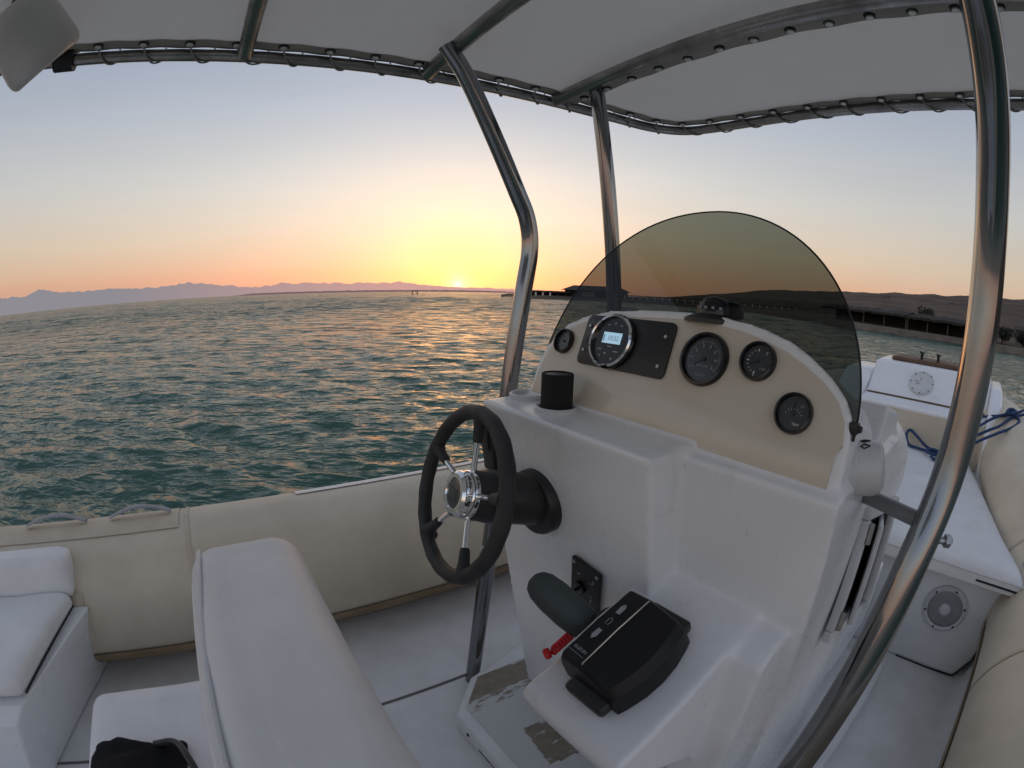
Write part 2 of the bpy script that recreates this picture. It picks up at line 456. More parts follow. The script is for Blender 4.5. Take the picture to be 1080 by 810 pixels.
def rbox(bm, lo, hi, r, n=20, fn=None, M4=None):
    """Rounded box made of a dense grid; fn(p) may move each point (cushion puff and creases)."""
    lo, hi = Vector(lo), Vector(hi)
    c = (lo + hi) / 2; h = (hi - lo) / 2
    r = min(r, h.x, h.y, h.z)
    cache = {}
    def V(p):
        key = (round(p.x, 5), round(p.y, 5), round(p.z, 5))
        if key in cache: return cache[key]
        q = Vector((p.x * h.x, p.y * h.y, p.z * h.z))
        inner = Vector((max(-h.x + r, min(h.x - r, q.x)), max(-h.y + r, min(h.y - r, q.y)), max(-h.z + r, min(h.z - r, q.z))))
        d = q - inner
        if d.length > 1e-9: q = inner + d.normalized() * r
        q = c + q
        if fn: q = fn(q, p)
        if M4 is not None: q = M4 @ q
        cache[key] = bm.verts.new(q)
        return cache[key]
    def warp(t):  # denser towards the edges
        return math.sin(t * PI / 2) * 0.55 + t * 0.45
    for ax in range(3):
        for s in (-1, 1):
            for i in range(n):
                for j in range(n):
                    quad = []
                    for di, dj in ((0, 0), (1, 0), (1, 1), (0, 1)):
                        a = warp(-1 + 2 * (i + di) / n); b = warp(-1 + 2 * (j + dj) / n)
                        p = [0, 0, 0]; p[ax] = s; p[(ax + 1) % 3] = a; p[(ax + 2) % 3] = b
                        quad.append(V(Vector(p)))
                    try: bm.faces.new(quad if s > 0 else quad[::-1])
                    except ValueError: pass

def text(bm, s, size, M4, align='CENTER', extrude=0.0):
    cu = bpy.data.curves.new('lettering', 'FONT')
    cu.body = s; cu.size = size; cu.align_x = align; cu.align_y = 'CENTER'; cu.extrude = extrude
    cu.resolution_u = 3
    o = bpy.data.objects.new('lettering', cu)
    COL.objects.link(o)
    bpy.context.view_layer.update()
    dg = bpy.context.evaluated_depsgraph_get()
    me = o.evaluated_get(dg).to_mesh()
    vs = [bm.verts.new(M4 @ v.co) for v in me.vertices]
    for p in me.polygons:
        try: bm.faces.new([vs[i] for i in p.vertices])
        except ValueError: pass
    o.evaluated_get(dg).to_mesh_clear()
    bpy.data.objects.remove(o); bpy.data.curves.remove(cu)

def grid(bm, rows):
    vr = [[bm.verts.new(p) for p in row] for row in rows]
    for A, B in zip(vr, vr[1:]):
        for k in range(len(A) - 1):
            bm.faces.new((A[k], A[k + 1], B[k + 1], B[k]))

def fbm(p, s, o=4):
    return mnoise.fractal(Vector(p) * s, 1.0, 2.0, o)

# ------------------------------------------------------------------ camera: a wide action-camera lens
cd = bpy.data.cameras.new('camera')
cd.type = 'PANO'
cd.panorama_type = 'FISHEYE_LENS_POLYNOMIAL'
cd.fisheye_fov = R(170)
cd.sensor_width = 36.0
cd.sensor_height = 27.0
F_MM = 515.0 / 1080.0 * 36.0
cd.fisheye_polynomial_k0 = 0.0
cd.fisheye_polynomial_k1 = -1.0 / F_MM
cd.fisheye_polynomial_k2 = 0.0
cd.fisheye_polynomial_k3 = 0.0
cd.fisheye_polynomial_k4 = 0.0
cd.clip_start = 0.02
cd.clip_end = 60000
cam = bpy.data.objects.new('camera', cd)
COL.objects.link(cam)
yaw, pitch, roll = R(55), R(-10.75), R(1.45)
fwd = Vector((-math.sin(yaw) * math.cos(pitch), math.cos(yaw) * math.cos(pitch), math.sin(pitch)))
right0 = Vector((math.cos(yaw), math.sin(yaw), 0))
up0 = right0.cross(fwd)
# image axes are turned by the roll
right = right0 * math.cos(roll) + up0 * math.sin(roll)
up = -right0 * math.sin(roll) + up0 * math.cos(roll)
cam.matrix_world = Matrix(((right.x, up.x, -fwd.x, 0), (right.y, up.y, -fwd.y, 0), (right.z, up.z, -fwd.z, 1.3), (0, 0, 0, 1)))
scene.camera = cam

# ------------------------------------------------------------------ sky and sun
def build_world():
    w = bpy.data.worlds.new('World')
    scene.world = w
    w.use_nodes = True
    nt = w.node_tree
    N, L = nt.nodes, nt.links
    N.clear()
    out = N.new('ShaderNodeOutputWorld')
    tc = N.new('ShaderNodeTexCoord')
    nv = N.new('ShaderNodeVectorMath'); nv.operation = 'NORMALIZE'
    L.new(tc.outputs['Generated'], nv.inputs[0])
    sep = N.new('ShaderNodeSeparateXYZ'); L.new(nv.outputs[0], sep.inputs[0])
    def math_(op, a=None, b=None, c=None, clamp=False):
        n = N.new('ShaderNodeMath'); n.operation = op; n.use_clamp = clamp
        for i, v in enumerate((a, b, c)):
            if v is None: continue
            if isinstance(v, (int, float)): n.inputs[i].default_value = v
            else: L.new(v, n.inputs[i])
        return n.outputs[0]
    def ramp(fac, stops):
        r = N.new('ShaderNodeValToRGB')
        els = r.color_ramp.elements
        while len(els) < len(stops): els.new(0.5)
        for e, (p, c) in zip(els, stops):
            e.position = p; e.color = (*c, 1)
        L.new(fac, r.inputs[0])
        return r.outputs[0]
    def mixc(f, a, b, mode='MIX'):
        m = N.new('ShaderNodeMix'); m.data_type = 'RGBA'; m.blend_type = mode
        for s, v in ((0, f), (6, a), (7, b)):
            if isinstance(v, (int, float)): m.inputs[s].default_value = v
            elif isinstance(v, tuple): m.inputs[s].default_value = (*v, 1)
            else: L.new(v, m.inputs[s])
        return m.outputs[2]
    z = sep.outputs['Z']
    zc = math_('MAXIMUM', z, 0.0)
    zf = math_('POWER', zc, 0.6)          # spreads the bands close to the horizon
    def P(deg): return math.sin(R(deg)) ** 0.6
    away = ramp(zf, [(0.0, (0.46, 0.28, 0.255)), (P(2.5), (0.56, 0.345, 0.265)), (P(6), (0.58, 0.465, 0.37)), (P(12), (0.51, 0.505, 0.50)),
                     (P(20), (0.375, 0.41, 0.485)), (P(27), (0.285, 0.33, 0.43)), (P(42), (0.28, 0.315, 0.405)), (P(90), (0.27, 0.295, 0.36))])
    toward = ramp(zf, [(0.0, (0.78, 0.36, 0.30)), (P(2.0), (0.83, 0.43, 0.35)), (P(5), (0.84, 0.59, 0.49)), (P(9), (0.86, 0.74, 0.65)),
                       (P(14), (0.78, 0.745, 0.71)), (P(22), (0.57, 0.61, 0.68)), (P(32), (0.42, 0.47, 0.57)), (P(90), (0.27, 0.295, 0.36))])
    sv = N.new('ShaderNodeVectorMath'); sv.operation = 'DOT_PRODUCT'
    L.new(nv.outputs[0], sv.inputs[0]); sv.inputs[1].default_value = SUN_DIR
    dot = sv.outputs['Value']
    ang = math_('ARCCOSINE', math_('MINIMUM', dot, 0.999999))
    # horizontal closeness to the sun
    side = math_('EXPONENT', math_('MULTIPLY', math_('POWER', math_('DIVIDE', ang, R(33)), 1.6), -1.0))
    base = mixc(side, away, toward)
    # unseen sky behind the viewer made brighter and bluer to light the boat
    bk = N.new('ShaderNodeMapRange'); bk.interpolation_type = 'SMOOTHSTEP'
    bk.inputs[1].default_value = -0.75; bk.inputs[2].default_value = 0.40
    L.new(dot, bk.inputs[0])
    base = mixc(1.0, base, mixc(bk.outputs[0], (1.38, 1.42, 1.50), (1.0, 1.0, 1.0)), 'MULTIPLY')
    # glow round the sun, thinned in the last degrees above the horizon so it opens upwards like a fan
    lift = math_('MULTIPLY_ADD', math_('MULTIPLY', zc, 1 / math.sin(R(6.0)), clamp=True), 0.94, 0.06)
    g1 = math_('MULTIPLY', math_('EXPONENT', math_('MULTIPLY', math_('POWER', math_('DIVIDE', ang, R(4.5)), 1.3), -1.0)), math_('MULTIPLY', lift, 0.82))
    g2 = math_('MULTIPLY', math_('EXPONENT', math_('MULTIPLY', math_('POWER', math_('DIVIDE', ang, R(2.2)), 2.0), -1.0)), math_('MULTIPLY', lift, 0.8))
    g3 = math_('EXPONENT', math_('DIVIDE', ang, -R(0.6)))
    colr = mixc(g1, base, (1.0, 0.95, 0.22))
    colr = mixc(g2, colr, (1.05, 1.02, 0.55))
    colr = mixc(1.0, colr, mixc(g3, (0, 0, 0), (1.3, 1.1, 0.75)), 'ADD')
    # faint uneven haze bands
    mp = N.new('ShaderNodeMapping'); mp.inputs['Scale'].default_value = (2.0, 2.0, 14.0)
    L.new(nv.outputs[0], mp.inputs['Vector'])
    nz = N.new('ShaderNodeTexNoise'); nz.inputs['Scale'].default_value = 1.4; nz.inputs['Detail'].default_value = 5
    L.new(mp.outputs[0], nz.inputs['Vector'])
    hz = math_('MULTIPLY_ADD', nz.outputs['Fac'], 0.10, 0.95)
    colr = mixc(1.0, colr, hz, 'MULTIPLY')
    bg = N.new('ShaderNodeBackground'); L.new(colr, bg.inputs['Color']); bg.inputs['Strength'].default_value = 0.97
    sky = N.new('ShaderNodeTexSky'); sky.sky_type = 'NISHITA'; sky.sun_disc = False
    sky.sun_elevation = R(1.5); sky.sun_rotation = SUN_AZ
    bg2 = N.new('ShaderNodeBackground'); L.new(sky.outputs[0], bg2.inputs['Color']); bg2.inputs['Strength'].default_value = 0.05
    ad = N.new('ShaderNodeAddShader'); L.new(bg.outputs[0], ad.inputs[0]); L.new(bg2.outputs[0], ad.inputs[1])
    L.new(ad.outputs[0], out.inputs['Surface'])
build_world()
sl = bpy.data.lights.new('sun', 'SUN')
sl.energy = 0.035; sl.angle = R(12.0); sl.color = (1.0, 0.50, 0.26)
so = bpy.data.objects.new('sun', sl)
COL.objects.link(so)
so.rotation_euler = (SUN_DIR).to_track_quat('Z', 'Y').to_euler()

# ------------------------------------------------------------------ sea
def wave_field(x, y, spacing):
    """Wind waves: a sum of Gerstner waves; each fades where the mesh is too coarse for it."""
    g = np.random.default_rng(5)
    dx = np.zeros_like(x); dy = np.zeros_like(x); dz = np.zeros_like(x)
    main = R(150)      # direction of travel measured from +X
    for i in range(64):
        lam = 0.20 * (2.3 / 0.20) ** (i / 63)
        lam *= g.uniform(0.9, 1.1)
        k = 2 * PI / lam
        th = main + g.normal(0, 0.34)
        A = 0.0080 * lam ** 0.66 * g.uniform(0.5, 1.3)
        if lam > 1.0: A *= (1.0 / lam) ** 1.0
        fade = np.clip((lam / (2.2 * spacing)) - 0.6, 0, 1)
        ph = k * (x * math.cos(th) + y * math.sin(th)) + g.uniform(0, 2 * PI)
        c, s = np.cos(ph), np.sin(ph)
        dz += A * fade * c
        dx -= 0.75 * A * fade * math.cos(th) * s
        dy -= 0.75 * A * fade * math.sin(th) * s
    near = np.clip((spacing - 0.16) / 0.4, 0, 1)
    for i in range(40):
        lam = 1.8 * (16 / 1.8) ** (i / 39) * g.uniform(0.9, 1.1)
        k = 2 * PI / lam
        th = main + g.normal(0, 0.38)
        A = 0.0075 * lam * g.uniform(0.5, 1.3)
        fade = np.clip((lam / (2.2 * spacing)) - 0.6, 0, 1) * near * np.clip(1.4 - spacing / (0.35 * lam) * 0.4, 0, 1) * np.clip((9 * spacing / lam) - 0.4, 0, 1)
        ph = k * (x * math.cos(th) + y * math.sin(th)) + g.uniform(0, 2 * PI)
        dz += A * fade * np.cos(ph)
    return dx, dy, dz

def build_water():
    na = 1300
    rad = [0.6]
    while rad[-1] < 30000:
        rad.append(rad[-1] * (1.0105 if rad[-1] < 130 else 1.05))
    rad = np.array(rad); nr = len(rad)
    # finer in the half that the boat faces
    a = np.linspace(0, 2 * PI, na, endpoint=False)
    RR, AA = np.meshgrid(rad, a, indexing='ij')
    x = RR * np.sin(AA); y = RR * np.cos(AA)
    sp = np.maximum(RR * 2 * PI / na, RR * 0.0105)
    dx, dy, dz = wave_field(x, y, sp)
    gust = 0.8 + 0.35 * np.sin(x * 0.11 + 1.3 * np.sin(y * 0.07)) * np.sin(y * 0.13 + 0.7)
    co = np.stack([x + dx * gust, y + dy * gust, WATER_Z + dz * gust], -1).reshape(-1, 3)
    idx = np.arange(nr * na).reshape(nr, na)
    A = idx[:-1, :]; B = idx[1:, :]
    quads = np.stack([A, B, np.roll(B, -1, 1), np.roll(A, -1, 1)], -1).reshape(-1, 4)
    me = bpy.data.meshes.new('water')
    me.vertices.add(len(co)); me.vertices.foreach_set('co', co.astype(np.float32).ravel())
    me.loops.add(quads.size); me.loops.foreach_set('vertex_index', quads[:, ::-1].astype(np.int32).ravel())
    me.polygons.add(len(quads))
    me.polygons.foreach_set('loop_start', np.arange(0, quads.size, 4, dtype=np.int32))
    me.polygons.foreach_set('use_smooth', np.ones(len(quads), dtype=bool))
    me.update(calc_edges=True)
    me.materials.append(M['water'])
    o = bpy.data.objects.new('water', me)
    COL.objects.link(o)
    tag(o, kind='structure')
    at = me.attributes.new('far', 'FLOAT', 'POINT')
    fv = np.clip((sp - 0.08) / 0.45, 0, 1).reshape(-1)
    at.data.foreach_set('value', fv.astype(np.float32))
    # normals up
    if me.polygons[0].normal.z < 0: me.flip_normals()
build_water()

# ------------------------------------------------------------------ far land
def pol(az, r, z): return Vector((r * math.sin(R(az)), r * math.cos(R(az)), z))

def lerp_tab(tab, x):
    if x <= tab[0][0]: return tab[0][1]
    for (a, va), (b, vb) in zip(tab, tab[1:]):
        if x <= b: 
            t = (x - a) / (b - a); t = t * t * (3 - 2 * t) if False else t
            return va + (vb - va) * t
    return tab[-1][1]

def build_mountains():
    bm = BM()
    r = 14000
    # crest elevation in degrees against bearing from the bow
    tab = [(-175, 1.2), (-150, 1.6), (-125, 1.5), (-115, 1.75), (-112, 1.55), (-110.4, 2.15), (-108, 1.65), (-104, 1.55), (-101, 1.5), (-98, 1.35), (-95, 1.5),
           (-93, 1.6), (-91, 1.45), (-89, 1.2), (-86.5, 0.9), (-84.5, 0.75), (-83, 1.15), (-79, 1.1), (-74, 0.95), (-70, 1.0), (-68.5, 1.1), (-66, 0.75),
           (-62, 0.5), (-58, 0.45), (-50, 0.3), (-40, 0.2)]
    rows = []
    n = 900
    top, mid, bot = [], [], []
    for i in range(n + 1):
        az = -175 + 135 * i / n
        e = lerp_tab(tab, az)
        e += 0.20 * fbm((az * 0.8, 3.1, 0), 1.0, 6) * min(1, e) + 0.10 * abs(fbm((az * 2.1, 9.1, 0), 1.0, 4)) * min(1, e)
        e = max(0.05, e)
        h = r * math.tan(R(e))
        bot.append(pol(az, r - 2500, -30))
        mid.append(pol(az, r - 900 + 300 * fbm((az, 1, 0), 0.7), h * 0.45 * (1 + 0.3 * fbm((az, 7, 0), 1.2))))
        top.append(pol(az, r, h))
    back = [pol(-175 + 135 * i / n, r + 2500, -30) for i in range(n + 1)]
    grid(bm, [bot, mid, top, back])
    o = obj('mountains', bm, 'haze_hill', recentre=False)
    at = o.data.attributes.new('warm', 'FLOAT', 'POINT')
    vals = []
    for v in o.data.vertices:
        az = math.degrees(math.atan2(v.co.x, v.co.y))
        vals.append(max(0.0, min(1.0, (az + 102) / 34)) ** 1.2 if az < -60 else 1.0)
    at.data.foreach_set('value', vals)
    tag(o, kind='structure')
    # low spit of land under the sunset
    bm = BM()
    a, b, c = [], [], []
    for i in range(241):
        az = -88 + 42 * i / 240
        h = 5.0 * min(1, (i / 14)) * (1 + 0.25 * fbm((az, 0, 2), 1.5)) * (1.0 if az < -60 else max(0.35, 1 - (az + 60) / 16))
        a.append(pol(az, 1500, WATER_Z - 0.3)); b.append(pol(az, 1530, h)); c.append(pol(az, 1900, WATER_Z - 0.3))
    grid(bm, [a, b, c])
    tag(obj('headland', bm, 'spit', recentre=False), kind='structure')
build_mountains()

SHORE = [(-56.5, 150), (-55, 146), (-53.6, 137), (-51, 141), (-48.6, 146), (-44.2, 142), (-37.5, 128), (-30, 116), (-26.4, 106), (-20, 78), (-15.6, 67.5), (-9.7, 66.5), (-3, 66.5), (2.7, 62.5),
         (4.9, 64), (12, 60), (25, 52), (45, 46), (70, 50), (95, 70)]
HILL = [(-57, 0.0), (-40, 0.05), (-36, 0.35), (-33, 0.75), (-30, 1.2), (-26, 1.75), (-21, 2.15), (-16, 2.42), (-9, 2.95), (-3, 3.42), (3.3, 3.68), (12, 4.1), (30, 4.3), (60, 3.6), (95, 2.6)]
def shore_r(az): return lerp_tab(SHORE, az)

def build_shore():
    bm = BM()
    offs = [-6, -1.0, 0.0, 0.6, 2.5, 6, 12, 22, 36, 55, 80, 110, 150, 200, 260, 330, 420, 560]
    rows = []
    n = 620
    for k, d in enumerate(offs):
        row = []
        for i in range(n + 1):
            az = -56.5 + 151.5 * i / n
            r0 = shore_r(az) + 0.6 * fbm((az * 0.8, 0, 4), 1.0)
            taper = min(1.0, (az + 56.5) / 3.5)
            r = r0 + d * (taper if d > 0 else 1)
            e = lerp_tab(HILL, az)
            if d <= 0: z = WATER_Z + d * 0.12 - 0.05
            else:
                z = WATER_Z + (0.12 + 0.88 * min(1, d / 5)) * min(1.0, 0.15 + max(0.0, az + 55.0) / 3.0)
                t = max(0, min(1, (d - 30) / 300)); t = t * t * (3 - 2 * t)
                crest = r0 + 330
                z += t * max(0, crest * math.tan(R(e)) + 0.9) * (1 + 0.06 * fbm((az * 0.35, d * 0.02, 1), 1.0, 5))
                z += 0.5 * fbm((r * math.sin(R(az)) * 0.05, r * math.cos(R(az)) * 0.05, 0), 1.0, 4) * min(1, d / 30)
                if d > 400: z -= (d - 400) * 0.2
            row.append(pol(az, r, z))
        rows.append(row)
    grid(bm, rows)
    tag(obj('shore', bm, 'land', recentre=False), kind='structure')
build_shore()

# paved edge of the beach on the right, a strip of pale stone
def quay():
    bm = BM()
    A, B, C2, D2 = [], [], [], []
    for i in range(60):
        az = -20.5 + 26 * i / 59
        r = shore_r(az) + 0.2
        A.append(pol(az, r, WATER_Z - 0.2)); B.append(pol(az, r + 0.25, 0.42)); C2.append(pol(az, r + 2.0, 0.46)); D2.append(pol(az, r + 2.2, 0.2))
    grid(bm, [A, B, C2, D2])
    t = obj('quay_wall', bm, 'quay', angle=20)
    tag(t, 'low pale stone quay edging the beach in front of the dark shelters', 'quay')
quay()

def shelter(az0, az1, r_off, h, nposts, label, group=None):
    p0, p1 = pol(az0, shore_r(az0) + r_off, 0.3), pol(az1, shore_r(az1) + r_off, 0.3)
    t = thing('beach_shelter', label, 'beach shelter', (p0 + p1) / 2, group)
    d = (p1 - p0); Ln = d.length; d.normalize(); nrm = Vector((-d.y, d.x, 0))
    if nrm.y < 0: nrm = -nrm
    Mx = Matrix(((d.x, nrm.x, 0, p0.x), (d.y, nrm.y, 0, p0.y), (0, 0, 1, 0.3), (0, 0, 0, 1)))
    bm = BM()
    rows = []
    for v, zz in ((-0.7, h - 0.15), (1.4, h + 0.35), (3.6, h - 0.1)):
        rows.append([Mx @ Vector((u * Ln / 40, v + 0.12 * fbm((u, v, az0), 0.9), zz + 0.16 * fbm((u * 0.8, v, az0), 1.0))) for u in range(-1, 42)])
    grid(bm, rows)
    rows2 = [[Vector((p.x, p.y, p.z - 0.28 - 0.08 * random.random())) for p in rows[0]], rows[0]]
    grid(bm, rows2)
    obj('roof', bm, 'thatch', t, angle=20)
    bm = BM(); box(bm, (-0.2, 2.9, -0.3), (Ln + 0.2, 3.05, h), M4=Mx)
    obj('back_wall', bm, 'reed', t)
    for k in range(nposts):
        u = Ln * k / max(1, nposts - 1)
        bm = BM(); tube(bm, [Mx @ Vector((u, 0, -0.3)), Mx @ Vector((u + random.uniform(-.05, .05), 0, h + 0.05))], 0.075, 7)
        obj('post', bm, 'post', t)
    return t
shelter(-18.6, -9.2, 3.0, 2.15, 5, 'long dark thatched beach shelter just right of the tinted windscreen', 'beach shelters along the quay')
shelter(-9.0, 0.6, 3.0, 2.05, 5, 'long dark thatched beach shelter just left of the thick steel pole', 'beach shelters along the quay')

def tree(az, dr, h, w, label, seed, group):
    g = random.Random(seed)
    p = pol(az, shore_r(az) + dr, 0.3)
    t = thing('shade_tree', label, 'tree', p, group)
    bm = BM()
    tube(bm, spline([p + Vector((0, 0, -0.3)), p + Vector((0.1, 0.05, h * 0.3)), p + Vector((0.0, 0.1, h * 0.6))], 4), [0.14 - 0.008 * i for i in range(9)], 7)
    for k in range(5):
        a = g.uniform(0, 2 * PI)
        q = p + Vector((math.cos(a) * w * .3, math.sin(a) * w * .3, h * g.uniform(.6, .8)))
        tube(bm, [p + Vector((0, 0.05, h * .4)), q], [0.07, 0.03], 5)
    obj('trunk', bm, 'bark', t)
    bm = BM()
    cl = [(Vector((g.uniform(-.36, .36) * w, g.uniform(-.36, .36) * w, h * g.uniform(.35, .82))), g.uniform(.18, .34) * w) for _ in range(11)]
    for k in range(1500):
        c, rr = g.choice(cl)
        v = Vector((g.gauss(0, 1), g.gauss(0, 1), g.gauss(0, 1))).normalized() * rr * g.uniform(.6, 1.08)
        v.z *= 0.75
        q = p + c + v
        s = g.uniform(0.08, 0.19)
        u1 = Vector((g.gauss(0, 1), g.gauss(0, 1), g.gauss(0, 1))).normalized()
        u2 = u1.orthogonal().normalized()
        vs = [bm.verts.new(q + u1 * s), bm.verts.new(q + u2 * s * .6), bm.verts.new(q - u1 * s), bm.verts.new(q - u2 * s * .6)]
        bm.faces.new(vs)
    obj('crown', bm, 'leaf', t, smooth=None)
tree(2.1, 5.0, 2.3, 2.8, 'round dark tree on the beach just right of the thick steel pole', 3, 'trees on the beach')
tree(4.6, 7.0, 2.1, 2.6, 'dark bushy tree at the right edge of the photo behind the quay', 4, 'trees on the beach')
tree(-6.8, 16.0, 4.0, 3.2, 'lone dark tree rising behind the shelter roof left of the steel pole', 8, 'trees on the beach')

def hut(az, dr, w, d, h, label):
    p = pol(az, shore_r(az) + dr, 0.4)
    fx = Vector((p.y, -p.x, 0)).normalized(); fy = Vector((p.x, p.y, 0)).normalized()
    Mx = Matrix(((fx.x, fy.x, 0, p.x), (fx.y, fy.y, 0, p.y), (0, 0, 1, p.z), (0, 0, 0, 1)))
    t = thing('beach_hut', label, 'hut', p)
    bm = BM(); box(bm, (-w / 2, 0, -0.6), (w / 2, d, h), M4=Mx); obj('wall', bm, 'post', t)
    bm = BM(); xp = [(-0.4, h), (d / 2, h + 0.7), (d + 0.4, h)]
    vs = xprism(bm, xp, -w / 2 - .3, w / 2 + .3); bmesh.ops.transform(bm, matrix=Mx, verts=vs); obj('roof', bm, 'thatch', t)
    bm = BM(); box(bm, (-w * .12, -0.06, -0.2), (w * .14, 0.02, h * .72), M4=Mx); obj('door', bm, 'dark_wood', t)
hut(5.2, 26, 5.0, 4, 2.4, 'small brown hut on the slope at the right edge above the dark bush')

def street_lamp(az, dr, h, label):
    p = pol(az, shore_r(az) + dr, 0.3)
    t = thing('lamp_post', label, 'lamp post', p, 'lamp posts on the beach')
    q = p + Vector((0, 0, h)); side = Vector((p.y, -p.x, 0)).normalized()
    bm = BM(); tube(bm, [p - Vector((0, 0, .4)), q], [0.06, 0.04], 7); obj('pole', bm, 'post', t)
    bm = BM(); tube(bm, [q, q + side * .5 + Vector((0, 0, .1))], 0.03, 5); box(bm, (-.18, -.07, -.05), (.18, .07, .05), M4=Matrix.Translation(q + side * .6 + Vector((0, 0, .1)))); obj('lamp_head', bm, 'dark_wood', t)
street_lamp(-11.8, 9, 4.2, 'thin lamp post behind the shelter roof, nearest to the windscreen edge')
street_lamp(-4.4, 10, 4.4, 'thin lamp post behind the shelter roof, nearest to the thick pole')
hut(-13.4, 60, 7.0, 5, 2.6, 'low brown hut on the hillside above the shelter next to the windscreen')

# long low restaurant building seen left of the windscreen edge
def restaurant():
    def P(az, r, z): return pol(az, r, z)
    c = P(-45.2, 152, 0.4)
    fy = Vector((c.x, c.y, 0)).normalized(); fx = Vector((fy.y, -fy.x, 0))
    Mx = Matrix(((fx.x, fy.x, 0, c.x), (fx.y, fy.y, 0, c.y), (0, 0, 1, 0.5), (0, 0, 0, 1)))
    t = thing('beach_restaurant', 'long dark hip roofed building on the far shore behind the windscreen edge', 'building', c)
    def poly_roof(x0, x1, y0, y1, z0, z1, ins, ov=0.6):
        bm = BM()
        v = [Mx @ Vector(p) for p in ((x0 - ov, y0 - ov, z0), (x1 + ov, y0 - ov, z0), (x1 + ov, y1 + ov, z0), (x0 - ov, y1 + ov, z0), (x0 + ins, (y0 + y1) / 2, z1), (x1 - ins, (y0 + y1) / 2, z1))]
        vv = [bm.verts.new(p) for p in v]
        for f in ((0, 1, 5, 4), (1, 2, 5), (2, 3, 4, 5), (3, 0, 4), (3, 2, 1, 0)): bm.faces.new([vv[i] for i in f])
        return bm
    obj('roof', poly_roof(-11, 9.5, 0, 9, 2.15, 3.75, 3.0), 'thatch', t, angle=10)
    bm = BM(); box(bm, (-10.5, 3.2, -0.8), (9.2, 8.5, 2.13), M4=Mx); obj('wall', bm, 'dark_wood', t)
    for x in (-10.3, -8.0, -5.6, -3.0, -0.5, 2.0, 4.6, 7.0, 9.0):
        bm = BM(); box(bm, (x - .12, 0.1, -0.8), (x + .12, .34, 2.14), M4=Mx); obj('post', bm, 'dark_wood', t)
    for x0, x1 in ((-5.3, -1.3), (-10.0, -9.0)):
        bm = BM(); box(bm, (x0, 2.9, 0.3), (x1, 3.17, 1.7), M4=Mx); obj('window', bm, 'plaster', t)
    bm = BM(); box(bm, (-10.6, -0.1, -0.9), (9.3, 0.05, -0.1), M4=Mx); obj('railing', bm, 'dark_wood', t)
restaurant()
def pavilion():
    c = pol(-50.9, 151, 0.3)
    fy = Vector((c.x, c.y, 0)).normalized(); fx = Vector((fy.y, -fy.x, 0))
    Mx = Matrix(((fx.x, fy.x, 0, c.x), (fx.y, fy.y, 0, c.y), (0, 0, 1, 0.4), (0, 0, 0, 1)))
    t = thing('beach_pavilion', 'flat dark open pavilion with pale columns just right of the bent pole', 'pavilion', c)
    bm = BM(); box(bm, (-6.8, -0.4, 1.35), (6.6, 5, 1.75), M4=Mx); obj('roof', bm, 'thatch', t)
    bm = BM(); box(bm, (-6.6, 3.6, -0.8), (6.4, 3.8, 1.34), M4=Mx); obj('back_wall', bm, 'dark_wood', t)
    for x in (-6.0, -4.2, -2.0, 0.2, 2.6, 5.0):
        bm = BM(); box(bm, (x - .28, 0, -0.8), (x + .28, .3, 1.34), M4=Mx); obj('column', bm, 'plaster' if x < 1 else 'dark_wood', t)
    bm = BM(); box(bm, (-6.7, -0.5, -1.0), (6.5, -0.2, 0.0), M4=Mx); obj('front_wall', bm, 'dark_wood', t)
pavilion()
def jetty():
    t = thing('jetty', 'long dark jetty with pale posts seen through the tinted windscreen', 'jetty', pol(-32, 140, WATER_Z))
    rows = [[], [], [], []]
    P0, P1 = pol(-42.5, 146, 0), pol(-20, 150, 0)
    for i in range(30):
        p = P0.lerp(P1, i / 29)
        n = Vector((p.x, p.y, 0)).normalized()
        for row, (o, z) in zip(rows, ((-0.2, 0.0), (0, 0.9), (3, 0.95), (3.1, 0.0))): row.append(p + n * o + Vector((0, 0, z)))
    bm = BM(); grid(bm, rows); obj('deck', bm, 'dark_wood', t, angle=20)
    for i in range(26):
        p = P0.lerp(P1, (i + .5) / 26)
        bm = BM(); box(bm, (-.14, -.14, 0.2), (.14, .14, 1.75 + random.uniform(-.1, .1)), M4=Matrix.Translation(p)); obj('post', bm, 'plaster', t)
    bm = BM(); tube(bm, [P0 + Vector((0, 0, 1.75)), P1 + Vector((0, 0, 1.75))], 0.09, 6); obj('railing', bm, 'dark_wood', t)
jetty()
def swim_frame():
    c = pol(-66.6, 200, WATER_Z)
    fy = Vector((c.x, c.y, 0)).normalized(); fx = Vector((fy.y, -fy.x, 0))
    t = thing('mooring_goal', 'small dark post frame standing in the sea left of the sun', 'mooring frame', c)
    for s in (-1, 1):
        bm = BM(); tube(bm, [c + fx * s * 1.5 + Vector((0, 0, -1)), c + fx * s * 0.9 + Vector((0, 0, 1.75))], 0.12, 6); obj('post', bm, 'dark_wood', t)
        bm = BM(); tube(bm, [c + fx * s * 0.7 + fy * 1.4 + Vector((0, 0, -1)), c + fx * s * 0.9 + Vector((0, 0, 1.7))], 0.1, 6); obj('brace', bm, 'dark_wood', t)
    bm = BM(); tube(bm, [c - fx * 1.2 + Vector((0, 0, 1.7)), c + fx * 1.2 + Vector((0, 0, 1.7))], 0.13, 6); obj('crossbar', bm, 'dark_wood', t)
swim_frame()

